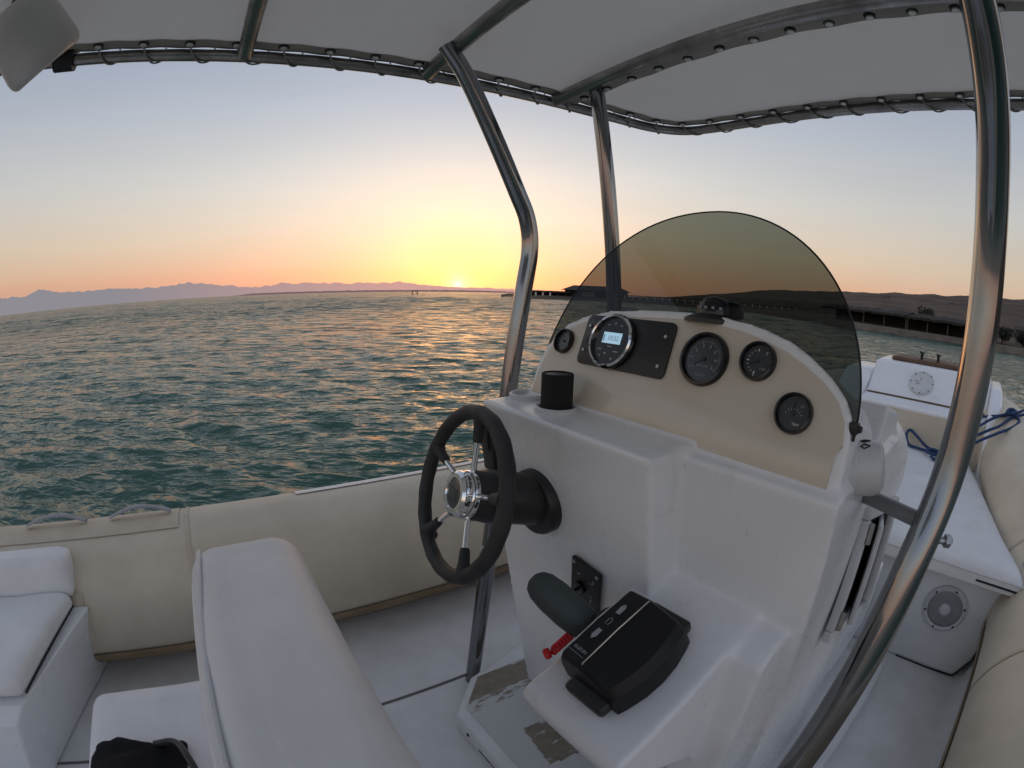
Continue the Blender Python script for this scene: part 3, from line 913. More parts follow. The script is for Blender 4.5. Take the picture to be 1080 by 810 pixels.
# ------------------------------------------------------------------ inflatable boat: tubes, deck, hull
boat = thing('inflatable_boat', 'beige inflatable boat with a white deck lying on the sea', 'boat', (-0.57, 1.0, WATER_Z))
PORT = spline([(-1.76, -3.2, .27), (-1.76, -1.5, .27), (-1.76, 0, .27), (-1.76, 1.2, .27), (-1.75, 2.0, .29), (-1.66, 2.7, .40), (-1.50, 3.4, .53), (-1.24, 4.1, .60), (-0.92, 4.6, .64), (-0.52, 4.85, .66)], 14)
STBD = spline([(.57, -3.2, .27), (.57, -1.5, .27), (.57, 0, .27), (.57, 1.2, .27), (.575, 2.0, .32), (.485, 2.6, .44), (.345, 3.4, .595), (.13, 4.1, .66), (-.2, 4.6, .66), (-.52, 4.851, .66)], 14)
def sag(p): return 0.0
tubes = {}
for nm, path in (('p', PORT), ('s', STBD)):
    bm = BM()
    n = len(path)
    rad = [0.27 - 0.035 * max(0, (p.y - 2.4) / 2.4) for p in path]
    rad[0] = 0.1
    tube(bm, path, rad, 48, up=(0, 0, 1))
    tubes[nm] = (obj('buoyancy_tube', bm, 'hypalon', boat), path, rad)
tag(tubes['p'][0], 'beige tube along the port side, in front of the sea')
tag(tubes['s'][0], 'beige tube rising to the bow at the right edge')

def sub_path(path, rad, y0, y1, extra):
    pts, rr = [], []
    for p, r in zip(path, rad):
        if y0 <= p.y <= y1: pts.append(p); rr.append(r + extra)
    def at(y):
        for (p, r), (q, s) in zip(zip(path, rad), zip(path[1:], rad[1:])):
            if p.y <= y <= q.y:
                t = (y - p.y) / (q.y - p.y); return p.lerp(q, t), r + (s - r) * t + extra
    a, b = at(y0), at(y1)
    pts = [a[0]] + [p for p in pts if abs(p.y - y0) > 1e-4 and abs(p.y - y1) > 1e-4] + [b[0]]
    rr = [a[1]] + rr[-(len(pts) - 2):] + [b[1]] if len(pts) > 2 else [a[1], b[1]]
    return pts, rr

def tube_patch(side, y0, y1, a0, a1, name, material, extra=0.003, label=None, nseg=None):
    """patch welded on a tube; angle from straight up, positive towards starboard seen from behind"""
    par, path, rad = tubes[side]
    pts, rr = sub_path(path, rad, y0, y1, extra)
    if len(pts) < 4:
        pts = [pts[0].lerp(pts[-1], k / 3) for k in range(4)]; rr = [rr[0] + (rr[-1] - rr[0]) * k / 3 for k in range(4)]
    bm = BM()
    tube(bm, pts, rr, nseg or max(8, int((a1 - a0) / 6)), a0=R(a0), a1=R(a1), caps=False, up=(0, 0, 1))
    # turn the edge down to the tube so that the patch has a visible thickness
    o = obj(name, bm, material, par)
    if label: tag(o, label)
    return o
# tube() uses u = up and w = T x up; T is +Y so w = +X
for y in (-1.62, -0.19, 1.3):
    tube_patch('p', y - 0.008, y + 0.008, -180, 180, 'seam_band', 'hypalon_seam', 0.0022)
for y in (1.48, 2.25):
    tube_patch('s', y - 0.008, y + 0.008, -180, 180, 'seam_band', 'hypalon_seam', 0.0022)
tube_patch('p', -1.3, -0.22, -32, 18, 'rubbing_patch', 'hypalon_seam', 0.0035)
tube_patch('p', -0.82, -0.62, 60, 96, 'rubbing_patch', 'hypalon', 0.0035)
tube_patch('p', 0.25, 2.1, -48, -6, 'tread_strip', 'gel_deck', 0.004, 'white non-slip strip along the top of the port tube')
tube_patch('p', -3.0, 2.2, 116, 160, 'deck_flap', 'hypalon_flap', 0.006, 'brown stained flap where the port tube meets the deck')
tube_patch('s', -3.0, 1.94, -140, -90, 'deck_flap', 'hypalon_flap', 0.006)
# grab handles welded on the port tube
for y0, y1 in ((-0.87, -0.60), (-0.50, -0.25)):
    bm = BM()
    pts = []
    for k in range(13):
        t = k / 12
        h = 0.27 + 0.012 + 0.030 * math.sin(PI * t)
        pts.append(Vector((-1.76 + math.sin(R(-4)) * h, y0 + (y1 - y0) * t, .27 + math.cos(R(-4)) * h)))
    rows = [[p + Vector((-0.016, 0, 0)) for p in pts], [p + Vector((-0.010, 0, 0.005)) for p in pts], [p + Vector((0.010, 0, 0.005)) for p in pts], [p + Vector((0.016, 0, 0)) for p in pts], [p + Vector((0.0, 0, -0.004)) for p in pts]]
    grid(bm, rows + [rows[0]])
    obj('grab_handle', bm, 'grey_plastic', tubes['p'][0])
# oval valve on the starboard tube
bm = BM()
a = R(-62); c = Vector((.56 + math.sin(a) * .272, 2.05, .32 + math.cos(a) * .272)); 
lathe(bm, [(0.034, 0), (0.034, 0.006), (0.028, 0.010), (0.012, 0.012)], axis_m((.575 + math.sin(R(-38)) * .270, 2.02, .325 + math.cos(R(-38)) * .270), (math.sin(R(-38)), 0, math.cos(R(-38)))), 24)
obj('air_valve', bm, 'grey_plastic', tubes['s'][0])

# deck
bm = BM()
pts = [(-1.70, -3.2, 0), (0.52, -3.2, 0), (0.52, 2.3, 0), (-1.70, 2.3, 0)]
rows = []
for j in range(28):
    y = -3.2 + 5.5 * j / 27
    row = [Vector((-1.70 + 2.0 * i / 20, y, 0.0)) for i in range(21)]
    row += [Vector((0.33, y, 0.02)), Vector((0.36, y, 0.10)), Vector((0.50, y, 0.13))]
    rows.append(row)
grid(bm, rows)
deck = obj('deck', bm, 'gel_deck', boat)
bm = BM()
box(bm, (-1.145, -1.2, 0.0005), (-1.136, 0.64, 0.004))
obj('hatch_seam', bm, 'seam_line', deck)
bm = BM(); box(bm, (-1.43, 0.18, 0.0005), (-1.425, 0.30, 0.003)); 
# hull below
bm = BM()
rows = []
for j in range(13):
    y = -3.2 + 7.6 * j / 12
    t = max(0, (y - 1.2) / 3.2)
    w = 1.05 * (1 - t ** 2.2)
    zt = -0.02 + 0.75 * t ** 1.6
    keel = -0.75 + 0.95 * t ** 2
    rows.append([Vector((-0.57 - w, y, zt)), Vector((-0.57 - w * .8, y, (zt + keel) / 2 - .05)), Vector((-0.57, y, keel)), Vector((-0.57 + w * .8, y, (zt + keel) / 2 - .05)), Vector((-0.57 + w, y, zt))])
grid(bm, rows)
obj('hull', bm, 'gelcoat', boat)

# ------------------------------------------------------------------ forward part: sunpad, bow locker
def build_bow():
    t = thing('bow_lounge', 'white cushioned bow seat over a box with a round speaker', 'seat', (-0.1, 2.4, 0))
    # box front at y = 1.95
    bm = BM()
    poly = [(-0.60, 0.005), (0.0, 0.005), (0.16, 0.005), (0.285, 0.01), (0.335, 0.11), (0.345, 0.25), (0.37, 0.40), (0.38, 0.455), (-0.60, 0.455)]
    M4 = Matrix(((1, 0, 0, 0), (0, 0, 1, 1.95), (0, 1, 0, 0), (0, 0, 0, 1)))
    prism(bm, poly, 0.5, M4, 0.006, 2)
    base = obj('base', bm, 'gelcoat', t)
    bm = BM()
    for (x0, z0), (x1, z1) in zip(poly[1:5], poly[2:6]):
        a = Vector((x0, 1.944, z0)); b = Vector((x1, 1.944, z1)); d = (b - a).normalized(); n = Vector((-d.z, 0, d.x))
        vs = [bm.verts.new(q) for q in (a - n * .004, b - n * .004, b + n * .004, a + n * .004)]; bm.faces.new(vs)
    obj('shadow_gap', bm, 'dark_gap', base)
    # speaker
    c = (0.12, 1.947, 0.285)
    bm = BM(); lathe(bm, [(0.098, 0), (0.098, 0.010), (0.090, 0.016), (0.078, 0.012)], axis_m(c, (0, -1, 0)), 40, cap0=True, cap1=False)
    sp = obj('speaker', bm, 'white_plastic', t)
    bm = BM(); lathe(bm, [(0.078, 0.006), (0.06, 0.010), (0.03, 0.012)], axis_m(c, (0, -1, 0)), 40, cap0=False)
    obj('grille', bm, 'grey_plastic', sp)
    bm = BM(); lathe(bm, [(0.026, 0.0125), (0.024, 0.018), (0.014, 0.021)], axis_m(c, (0, -1, 0)), 24, cap0=False)
    obj('centre_cap', bm, 'white_plastic', sp)
    for k in range(6):
        a = k * PI / 3 + 0.3
        bm = BM(); lathe(bm, [(0.005, 0.0155), (0.004, 0.019)], axis_m((c[0] + .087 * math.cos(a), c[1], c[2] + .087 * math.sin(a)), (0, -1, 0)), 8, cap0=False)
        obj('screw', bm, 'dark_gap', sp)
    # cushion following the tube
    bm = BM()
    out = [(0.40, 1.86), (0.385, 1.95), (0.30, 2.2), (0.235, 2.5), (0.16, 2.85), (0.085, 3.2), (0.04, 3.46)]
    rows = []
    prof = [(0.0, 0.455), (0.0, 0.50), (0.012, 0.522), (0.035, 0.532)]
    ylist = [1.862, 1.87, 1.89] + [1.93 + 1.54 * j / 30 for j in range(31)]
    def xo(y):
        return lerp_tab([(b, a) for a, b in out], y)
    for jy, y in enumerate(ylist):
        edge = 1.0 if jy > 2 else (0.0, 0.5, 0.85)[jy]
        row = []
        for i in range(41):
            s = i / 40
            x = -1.05 + (xo(y) + 1.05) * s
            dz = 0.535 - 0.03 * (1 - edge)
            d_edge = (1 - s) * (xo(y) + 1.05)
            if d_edge < 0.05: dz -= 0.04 * (1 - d_edge / 0.05) ** 2
            dz += 0.004 * fbm((x * 3, y * 3, 1), 1.0)
            row.append(Vector((x, y, dz)))
        row.append(Vector((xo(y) + 0.003, y, 0.457)))
        rows.append(row)
    rows.insert(0, [Vector((p.x, 1.862, 0.455)) for p in rows[0]])
    grid(bm, rows)
    cu = obj('cushion', bm, 'vinyl', t, angle=60)
    bm = BM()
    grid(bm, [[Vector((xo(y) - .12, y, .452)), Vector((xo(y) + .03, y, .458)), Vector((xo(y) + .30, y, .46))] for y in [1.97 + 1.5 * j / 20 for j in range(21)]])
    obj('side_deck', bm, 'gelcoat', t)
    bm = BM(); tube(bm, [Vector((-0.7, 1.860, 0.505)), Vector((xo(1.86), 1.860, 0.500))], 0.004, 6)
    obj('piping', bm, 'vinyl_piping', cu)
    bm = BM(); box(bm, (0.19, 1.856, 0.472), (0.38, 1.862, 0.478)); obj('zip_slit', bm, 'dark_gap', cu)
    # anchor locker at the bow
    t2 = thing('bow_locker', 'white moulded anchor locker across the bow with a round hatch', 'locker', (-0.45, 3.8, 0.45))
    bm = BM()
    xprism(bm, [(3.452, .45), (3.452, .755), (3.475, .775), (3.66, .785), (3.70, .80), (3.86, .985), (3.90, 1.005), (4.35, 1.02), (4.6, .9), (4.6, .45)], -0.84, 0.10, 0.015)
    body = obj('body', bm, 'gelcoat', t2)
    bm = BM()
    xprism(bm, [(3.47, .45), (3.47, .74), (3.62, .77), (3.72, .86), (3.86, .925), (4.3, .94), (4.5, .85), (4.5, .45)], -1.08, -0.845, 0.03, 4)
    obj('side_wing', bm, 'gelcoat', body)
    bm = BM()
    xprism(bm, [(3.28, .45), (3.28, .68), (3.45, .80), (3.80, .945), (4.3, .965), (4.5, .85), (4.5, .45)], .102, .205, .03, 4)
    obj('side_wing', bm, 'gelcoat', body)
    bm = BM(); box(bm, (-0.86, 3.440, .46), (0.12, 3.4505, .742)); obj('front_panel', bm, 'hypalon', t2)
    bm = BM(); box(bm, (-0.86, 3.655, .786), (0.085, 3.68, .795)); obj('hinge_strip', bm, 'teak', t2)
    n = Vector((0, -0.185, 0.16)).normalized(); n = Vector((0, -0.76, 0.65)).normalized()
    c = Vector((-0.435, 3.782, 0.896)) + n * 0.003
    Mx = axis_m(c, n)
    bm = BM(); lathe(bm, [(0.098, -0.004), (0.098, 0.008), (0.090, 0.013), (0.084, 0.009)], Mx, 40, cap0=True, cap1=True)
    h = obj('hatch', bm, 'white_plastic', t2, angle=25)
    for k in range(8):
        a = k * PI / 4
        bm = BM(); lathe(bm, [(0.0055, 0.0125), (0.004, 0.015)], Mx @ Matrix.Translation((.088 * math.cos(a), .088 * math.sin(a), 0)), 8, cap0=False)
        obj('screw', bm, 'dark_gap', h)
    bm = BM()
    for x, y, r in ((-.045, .005, 0), (-.03, -.012, .5), (-.01, .03, 1.2)):
        box(bm, (-.014, -.003, 0.0095), (.014, .003, 0.0105), M4=Mx @ Matrix.Translation((x, y, 0)) @ Matrix.Rotation(r, 4, 'Z'))
    obj('latch_marks', bm, 'grey_plastic', h)
    bm = BM(); box(bm, (-0.74, 4.02, 1.012), (0.06, 4.5, 1.04), 0.008, 2); obj('anchor_platform', bm, 'teak', t2)
    for x in (-0.50, -0.36):
        bm = BM(); tube(bm, [(x, 4.1, 1.03), (x, 4.1, 1.085)], 0.011, 8); tube(bm, [(x - .005, 4.04, 1.10), (x, 4.1, 1.085), (x + .005, 4.17, 1.09)], 0.010, 8)
        obj('cleat', bm, 'dark_wood', t2)
    # ropes
    bm = BM()
    tube(bm, spline([(-0.10, 3.62, .80), (-.011, 3.6, .785), (0.06, 3.56, .79), (.134, 3.5, .815), (.19, 3.45, .835), (.25, 3.42, .855), (.33, 3.46, .885), (.36, 3.55, .89)], 8), 0.009, 8)
    tube(bm, spline([(-.06, 3.22, .66), (.0, 3.2, .70), (.056, 3.2, .735), (.13, 3.23, .775), (.19, 3.28, .80), (.25, 3.36, .84), (.30, 3.40, .86), (.36, 3.42, .88)], 8), 0.009, 8)
    tube(bm, spline([(-.05, 3.1, .62), (.06, 3.12, .71), (.17, 3.16, .77), (.27, 3.25, .81), (.32, 3.33, .845), (.28, 3.40, .86), (.2, 3.42, .845), (.12, 3.36, .81), (.05, 3.28, .77)], 8), 0.009, 8)
    tube(bm, spline([(.22, 3.37, .86), (.24, 3.42, .885), (.27, 3.44, .89), (.29, 3.40, .885), (.26, 3.36, .875), (.23, 3.38, .87), (.25, 3.43, .875), (.29, 3.42, .88)], 6), 0.010, 8)
    tag(obj('mooring_rope', bm, 'rope_blue'), 'dark blue rope knotted over the beige tube near the bow', 'rope')
    bm = BM()
    tube(bm, spline([(-.16, 3.40, .548), (-.21, 3.36, .548), (-.27, 3.30, .55), (-.34, 3.30, .552), (-.41, 3.36, .55), (-.44, 3.395, .60), (-.42, 3.41, .63), (-.36, 3.40, .60), (-.29, 3.38, .56), (-.22, 3.33, .548), (-.18, 3.26, .548), (-.22, 3.20, .56), (-.27, 3.24, .562), (-.23, 3.3, .566), (-.17, 3.28, .56), (-.12, 3.2, .55), (-.18, 3.12, .55), (-.22, 3.15, .556)], 8), 0.010, 8)
    tag(obj('coiled_rope', bm, 'rope_blue'), 'loose loops of dark blue rope lying on the white bow cushion', 'rope')
build_bow()

# ------------------------------------------------------------------ helm console
TAN = math.tan(R(20))
def panel_y(z): return 0.76 + (z - 1.2) * TAN
PN = Vector((0, -math.cos(R(20)), math.sin(R(20))))     # dash faces aft and up
PV = Vector((0, math.sin(R(20)), math.cos(R(20))))
def panel_m(x, z, off=0.0):
    p = Vector((x, panel_y(z), z)) + PN * off
    return Matrix(((1, PV.x, PN.x, p.x), (0, PV.y, PN.y, p.y), (0, PV.z, PN.z, p.z), (0, 0, 0, 1)))
OUTER = [(-.945, 1.00), (-.943, 1.10), (-.935, 1.16), (-.905, 1.205), (-.871, 1.234), (-.82, 1.254), (-.759, 1.267), (-.68, 1.275), (-.604, 1.279), (-.54, 1.280), (-.469, 1.277), (-.41, 1.270),
         (-.367, 1.261), (-.32, 1.248), (-.280, 1.229), (-.238, 1.204), (-.206, 1.178), (-.187, 1.15), (-.179, 1.11), (-.176, 1.00)]
def console():
    t = thing('helm_console', 'white moulded helm console with beige dash, gauges and tinted windscreen', 'console', (-0.545, 1.0, 0.0))
    # moulded body: overlapping blocks fused and softened into one shell
    bm = BM()
    xprism(bm, [(.578, 1.052), (.74, 1.058), (1.16, 1.06), (1.22, .09), (.752, .09), (.662, .575)], -.945, -.448)
    xprism(bm, [(.676, 1.040), (.74, 1.046), (1.16, 1.05), (1.22, .09), (.80, .09), (.706, .79)], -.47, -.165)
    xprism(bm, [(.71, .802), (.385, .664), (.372, .645), (.392, .60), (.62, .46), (.78, .40), (.8, .78)], -.487, -.252)
    xprism(bm, [(.74, .80), (.655, .772), (.625, .75), (.625, .09), (.85, .09), (.85, .78)], -.30, -.188)
    # dash hood
    poly = [(x + .545, (z - 1.0) / math.cos(R(20))) for x, z in OUTER]
    Mh = Matrix(((1, PV.x, 0, -.545), (0, PV.y, 1, panel_y(1.0)), (0, PV.z, -0.30, 1.0), (0, 0, 0, 1)))
    prism(bm, poly, 0.20, Mh)
    # forward seat moulding
    xprism(bm, [(1.0, .2), (1.0, 1.05), (1.06, 1.13), (1.2, 1.10), (1.32, .86), (1.36, .50), (1.75, .48), (1.78, .2)], -.90, -.185)
    rbox(bm, (-.42, .98, .80), (-.150, 1.40, 1.085), .12, 10)
    body = obj('body', bm, 'gelcoat', t, recentre=False)
    for mname, kw in (('REMESH', dict(mode='VOXEL', voxel_size=0.0066, use_smooth_shade=True)), ('SMOOTH', dict(factor=0.5, iterations=5))):
        md = body.modifiers.new(mname.lower(), mname)
        for k, v in kw.items(): setattr(md, k, v)
    # footrest plinth
    bm = BM()
    poly = [(-.93, .475), (-1.055, .60), (-1.13, .88), (-1.13, 1.75), (-.02, 1.75), (-.02, .60), (-.06, .475)]
    prism(bm, poly, .08, Matrix.Translation((0, 0, 0.0)), 0.014, 3)
    pl = obj('plinth', bm, 'gel_deck', t)
    # worn tread on the plinth
    bm = BM()
    nx, ny = 80, 80
    X0, X1, Y0, Y1 = -1.075, -0.45, .515, .90
    vr = []
    lay = None
    wear = []
    for j in range(ny + 1):
        row = []
        for i in range(nx + 1):
            x = X0 + (X1 - X0) * i / nx; y = Y0 + (Y1 - Y0) * j / ny
            xl = max(x, -1.04 + max(0, (.62 - y)) * 1.0 + 0.0)
            row.append(Vector((xl, y, 0.0835)))
            def patch(cx, cy, hx, hy, ang):
                dx, dy = x - cx, y - cy
                u = dx * math.cos(ang) + dy * math.sin(ang); v = -dx * math.sin(ang) + dy * math.cos(ang)
                return u, v
            w = 0.0
            u, v = patch(-.945, .675, 0, 0, R(-8))
            if abs(u) < .10 and abs(v) < .165:
                w = max(w, 0.64 - max(0, (u + .02) / .12) * 0.34)
            u, v = patch(-.70, .74, 0, 0, R(-8))
            if abs(u) < .11 and abs(v) < .14:
                w = max(w, 0.62 - max(0, (-u - .02) / .09) * 0.35)
            wear.append(w)
        vr.append(row)
    grid(bm, vr)
    tr = obj('tread', bm, 'footrest', pl, recentre=False)
    at = tr.data.attributes.new('wear', 'FLOAT', 'POINT')
    at.data.foreach_set('value', wear)
    bm = BM(); box(bm, (-.80, .4735, .030), (-.62, .4752, .034)); lathe(bm, [(.007, 0), (.006, .003)], axis_m((-.86, .4755, .045), (0, -1, 0)), 12)
    obj('drain', bm, 'dark_gap', pl)
    # beige dash panel
    inner = [(-.928, 1.058), (-.926, 1.10), (-.918, 1.155), (-.892, 1.196), (-.862, 1.221), (-.814, 1.238), (-.755, 1.250), (-.68, 1.258), (-.604, 1.262), (-.54, 1.263), (-.470, 1.260), (-.413, 1.253),
             (-.372, 1.244), (-.327, 1.231), (-.288, 1.215), (-.246, 1.193), (-.214, 1.169), (-.197, 1.143), (-.190, 1.11), (-.200, 1.09), (-.196, 1.046)]
    bm = BM()
    prism(bm, [(x + .545, (z - 1.2) / math.cos(R(20))) for x, z in inner], .010, panel_m(-.545, 1.2, -.0075), 0.002, 2)
    dash = obj('dash_panel', bm, 'beige_gloss', t)
    OFF = 0.003
    def gauge(x, z, r, kind):
        Mx = panel_m(x, z, OFF)
        bm = BM(); lathe(bm, [(r, 0), (r, .006), (r * .96, .011), (r * .86, .012), (r * .82, .006), (r * .82, .0028)], Mx, 48, cap0=False, cap1=False)
        g = obj('gauge', bm, 'black_gloss', t)
        bm = BM(); lathe(bm, [(r * .82, .0022), (r * .815, .003)], Mx, 48, cap0=False)
        obj('dial', bm, 'dial', g)
        bm = BM(); bb = BM()
        zt = .0034
        if kind == 'tach':
            for k in range(43):
                a = R(215 - 250 * k / 42); big = k % 6 == 0
                ln = .010 if big else .005
                box(bm, (r * .70 - ln, -.0005 if big else -.0003, zt), (r * .70, .0005 if big else .0003, zt + .0003), M4=Mx @ Matrix.Rotation(a, 4, 'Z'))
            for k in range(8):
                a = R(215 - 250 * k / 7)
                text(bb, str(k), .0095, Mx @ Matrix.Translation((r * .48 * math.cos(a), r * .48 * math.sin(a), zt)))
            text(bm, 'RPM x1000', .0055, Mx @ Matrix.Translation((0, -r * .26, zt)))
            text(bm, 'SUZUKI', .0058, Mx @ Matrix.Translation((0, -r * .60, zt)))
            na = R(212)
        elif kind == 'small':
            for k in range(11):
                a = R(215 - 250 * k / 10)
                box(bm, (r * .62, -.0004, zt), (r * .72, .0004, zt + .0003), M4=Mx @ Matrix.Rotation(a, 4, 'Z'))
            text(bb, 'V', .008, Mx @ Matrix.Translation((0, r * .2, zt)))
            na = R(120)
        elif kind == 'fuel':
            for k in range(9):
                a = R(262 - 165 * k / 8)
                box(bb if k in (0, 4, 8) else bm, (r * .50, -.0008, zt), (r * .62, .0008, zt + .0003), M4=Mx @ Matrix.Rotation(a, 4, 'Z'))
            text(bb, 'E', .0075, Mx @ Matrix.Translation((-r * .08, -r * .66, zt))); text(bb, 'F', .0075, Mx @ Matrix.Translation((r * .42, r * .42, zt)))
            text(bm, 'FUEL', .006, Mx @ Matrix.Translation((r * .36, -r * .36, zt)))
            na = R(205)
        else:
            for k in range(7):
                a = R(150 - 120 * k / 6)
                box(bm, (r * .42, -.0006, zt), (r * .52, .0006, zt + .0003), M4=Mx @ Matrix.Translation((0, -r * .25, 0)) @ Matrix.Rotation(a, 4, 'Z'))
            text(bb, 'TRIM', .0058, Mx @ Matrix.Translation((r * .22, -r * .5, zt)))
            text(bm, 'UP', .006, Mx @ Matrix.Translation((r * .36, r * .38, zt)))
            na = R(95)
        obj('dial_markings', bm, 'mark', g, smooth=False); obj('dial_numerals', bb, 'mark_bright' if kind != 'tach' else 'mark', g, smooth=False)
        bm = BM(); box(bm, (-r * .10, -.0005, .0045), (r * .50, .0005, .0052), M4=Mx @ Matrix.Rotation(na, 4, 'Z')); lathe(bm, [(r * .09, .004), (r * .08, .006)], Mx, 16, cap0=False)
        obj('needle', bm, 'black', g)
        return g
    tag(gauge(-.862, 1.188, .030, 'small'), 'small black gauge at the left end of the dash')
    tag(gauge(-.478, 1.196, .0505, 'tach'), 'large black rev counter in the middle of the dash')
    tag(gauge(-.370, 1.207, .0345, 'fuel'), 'small black fuel gauge right of the rev counter')
    tag(gauge(-.283, 1.139, .0335, 'trim'), 'small black trim gauge low at the right end of the dash')
    # stereo panel
    Mx = panel_m(-.679, 1.2, OFF)
    def rrect(x0, y0, x1, y1, r, n=5):
        out = []
        for cx, cy, a in ((x1 - r, y1 - r, 0), (x0 + r, y1 - r, 90), (x0 + r, y0 + r, 180), (x1 - r, y0 + r, 270)):
            for k in range(n + 1):
                th = R(a + 90 * k / n); out.append((cx + r * math.cos(th), cy + r * math.sin(th)))
        return out
    bm = BM(); prism(bm, rrect(-.121, -.057, .123, .056, .012), .006, Mx, .0012, 2)
    st = obj('stereo_panel', bm, 'black', t)
    Ms = panel_m(-.704, 1.2005, OFF + .0062)
    bm = BM(); lathe(bm, [(.060, 0), (.060, .008), (.055, .014), (.054, .0145), (.054, .006)], Ms, 48, cap0=False, cap1=False)
    lathe(bm, [(.053, .004), (.053, .0085)], Ms, 48, cap0=False)
    obj('stereo_body', bm, 'black_gloss', st)
    bm = BM(); lathe(bm, [(.0575, .0115), (.0585, .015), (.0555, .0185), (.0525, .0165), (.0520, .009)], Ms, 56, cap0=False, cap1=False)
    obj('chrome_ring', bm, 'chrome', st)
    bm = BM(); box(bm, (-.026, -.006, .0088), (.026, .018, .0096), M4=Ms); obj('display', bm, 'lcd', st, smooth=False)
    bm = BM()
    text(bm, '10:52', .0145, Ms @ Matrix.Translation((.004, .005, .0100))); box(bm, (-.024, -.002, .0099), (-.021, .012, .0100), M4=Ms)
    obj('display_digits', bm, 'lcd_ink', st, smooth=False)
    bm = BM()
    for x, y, w, h in ((-.018, .034, .006, .003), (0, .038, .005, .005), (.018, .034, .006, .003), (-.027, -.020, .012, .003), (.02, -.022, .014, .003), (-.008, -.028, .007, .004), (-.022, -.034, .005, .003), (.013, -.038, .006, .005), (0, -.0125, .014, .0025)):
        bm = BM(); box(bm, (x - w / 2, y - h / 2, .0088), (x + w / 2, y + h / 2, .0094), M4=Ms); obj('button', bm, 'mark', st, smooth=False)
    for x, y in ((-.108, .030), (-.108, -.026), (.105, .026), (.105, -.034)):
        bm = BM(); lathe(bm, [(.0042, .0055), (.0036, .0085)], Mx @ Matrix.Translation((x, y, 0)), 10, cap0=False); obj('screw', bm, 'alu', st)
    bm = BM(); lathe(bm, [(.016, .005), (.015, .0095), (.012, .009)], Mx @ Matrix.Translation((-.090, -.002, 0)), 24, cap0=False); box(bm, (-.094, -.009, .009), (-.088, .005, .013), .001, 1, M4=Mx); obj('power_socket', bm, 'black_gloss', st)
    # windscreen: smoked acrylic, bowed forward, standing behind the dash
    bm = BM()
    rows = []
    hw, cx, z0, H0 = .372, -.562, 1.118, .373
    nv, nu = 26, 56
    for j in range(nv + 1):
        v = j / nv
        row = []
        for i in range(nu + 1):
            u = -1 + 2 * i / nu
            a = u * PI / 2
            xs = math.sin(a)
            ex = 2.2 if xs < 0 else 2.0
            hh = hw if xs < 0 else .384
            top = H0 * max(0.0, 1 - abs(xs) ** ex) ** (1 / ex)
            zz = z0 + top * v
            yy = panel_y(zz) + .010 + .010 * (1 - xs * xs)
            row.append(Vector((cx + hh * xs, yy, zz)))
        rows.append(row)
    grid(bm, rows)
    bmesh.ops.remove_doubles(bm, verts=bm.verts[:], dist=1e-5)
    ws = obj('windscreen', bm, 'smoked', t)
    bm = BM(); tube(bm, rows[-1], .0018, 6); obj('windscreen_edge', bm, 'black_gloss', ws)
    bm = BM(); box(bm, (-.189, .738, 1.128), (-.174, .754, 1.146), .002, 2); lathe(bm, [(.006, 0), (.005, .006)], axis_m((-.1745, .746, 1.137), (1, 0, 0)), 12); obj('clamp', bm, 'black', ws)
    # compass on top of the hood
    Mc = Matrix.Translation((-.505, .822, 1.262)) @ Matrix.Rotation(R(-5), 4, 'X') @ Matrix.Scale(.9, 4)
    bm = BM(); lathe(bm, [(.066, -.004), (.066, .004), (.050, .012), (.040, .016)], Mc, 40)
    cp = obj('compass', bm, 'black', t)
    bm = BM(); lathe(bm, [(.038, .014), (.038, .024), (.034, .038), (.024, .049), (.012, .054), (.003, .0555)], Mc, 32, cap0=False); obj('dome', bm, 'black_gloss', cp)
    bm = BM(); lathe(bm, [(.030, .014), (.031, .032), (.024, .045), (.010, .051)], Mc @ Matrix.Translation((.022, .028, 0)), 24, cap0=False); obj('hood', bm, 'black', cp)
    bm = BM()
    for k in range(5): 
        a = R(222 + 24 * k); box(bm, (-.003, -.0395, .026), (.003, -.0378, .031), M4=Mc @ Matrix.Rotation(a - R(270), 4, 'Z'))
    obj('compass_marks', bm, 'mark', cp)
    # cup holders on the shelf
    for x, y, z, mt, lb in ((-.905, .685, 1.0585, 'white_plastic', 'empty pale cup holder ring in the corner of the shelf'), (-.775, .66, 1.0565, 'white_plastic', 'cup holder ring round the black can sleeve')):
        bm = BM(); lathe(bm, [(.048, -.004), (.048, .004), (.044, .007), (.039, .006), (.037, -.002)], Matrix.Translation((x, y, z)), 36, cap0=False, cap1=True)
        tag(obj('cup_holder', bm, mt, t, angle=20), lb)
    # shelf inlay
    # switch holder on the aft face edge
    bm = BM(); box(bm, (-.024, -.017, -.075), (.024, .004, .06), .004, 2, M4=Matrix.Translation((-.905, .582, .965)) @ Matrix.Rotation(R(8), 4, 'X'))
    box(bm, (-.016, -.022, -.02), (.016, -.014, .05), .003, 2, M4=Matrix.Translation((-.905, .582, .965)) @ Matrix.Rotation(R(8), 4, 'X'))
    obj('switch_holder', bm, 'black', t)
    # ignition plate on the aft face
    nrm = Vector((0, -.984, -.174)); c = Vector((-.612, .640, .705))
    zx = Vector((1, 0, 0)); 
    Mi = axis_m(c + nrm * .010, nrm, (1, 0, -0.12))
    bm = BM(); box(bm, (-.043, -.068, -.006), (.043, .068, .004), .004, 2, M4=Mi); ip = obj('ignition_plate', bm, 'black', t)
    bm = BM(); lathe(bm, [(.016, .003), (.015, .012), (.010, .013)], Mi @ Matrix.Translation((-.01, .0, 0)), 24, cap0=False); box(bm, (-.013, -.003, .012), (-.007, .003, .034), .001, 1, M4=Mi); obj('key_switch', bm, 'black_gloss', ip)
    for x, y in ((-.034, .058), (.034, .058), (-.034, -.058), (.034, -.058)):
        bm = BM(); lathe(bm, [(.005, .0035), (.004, .0055)], Mi @ Matrix.Translation((x, y, 0)), 10, cap0=False); obj('screw', bm, 'mark', ip)
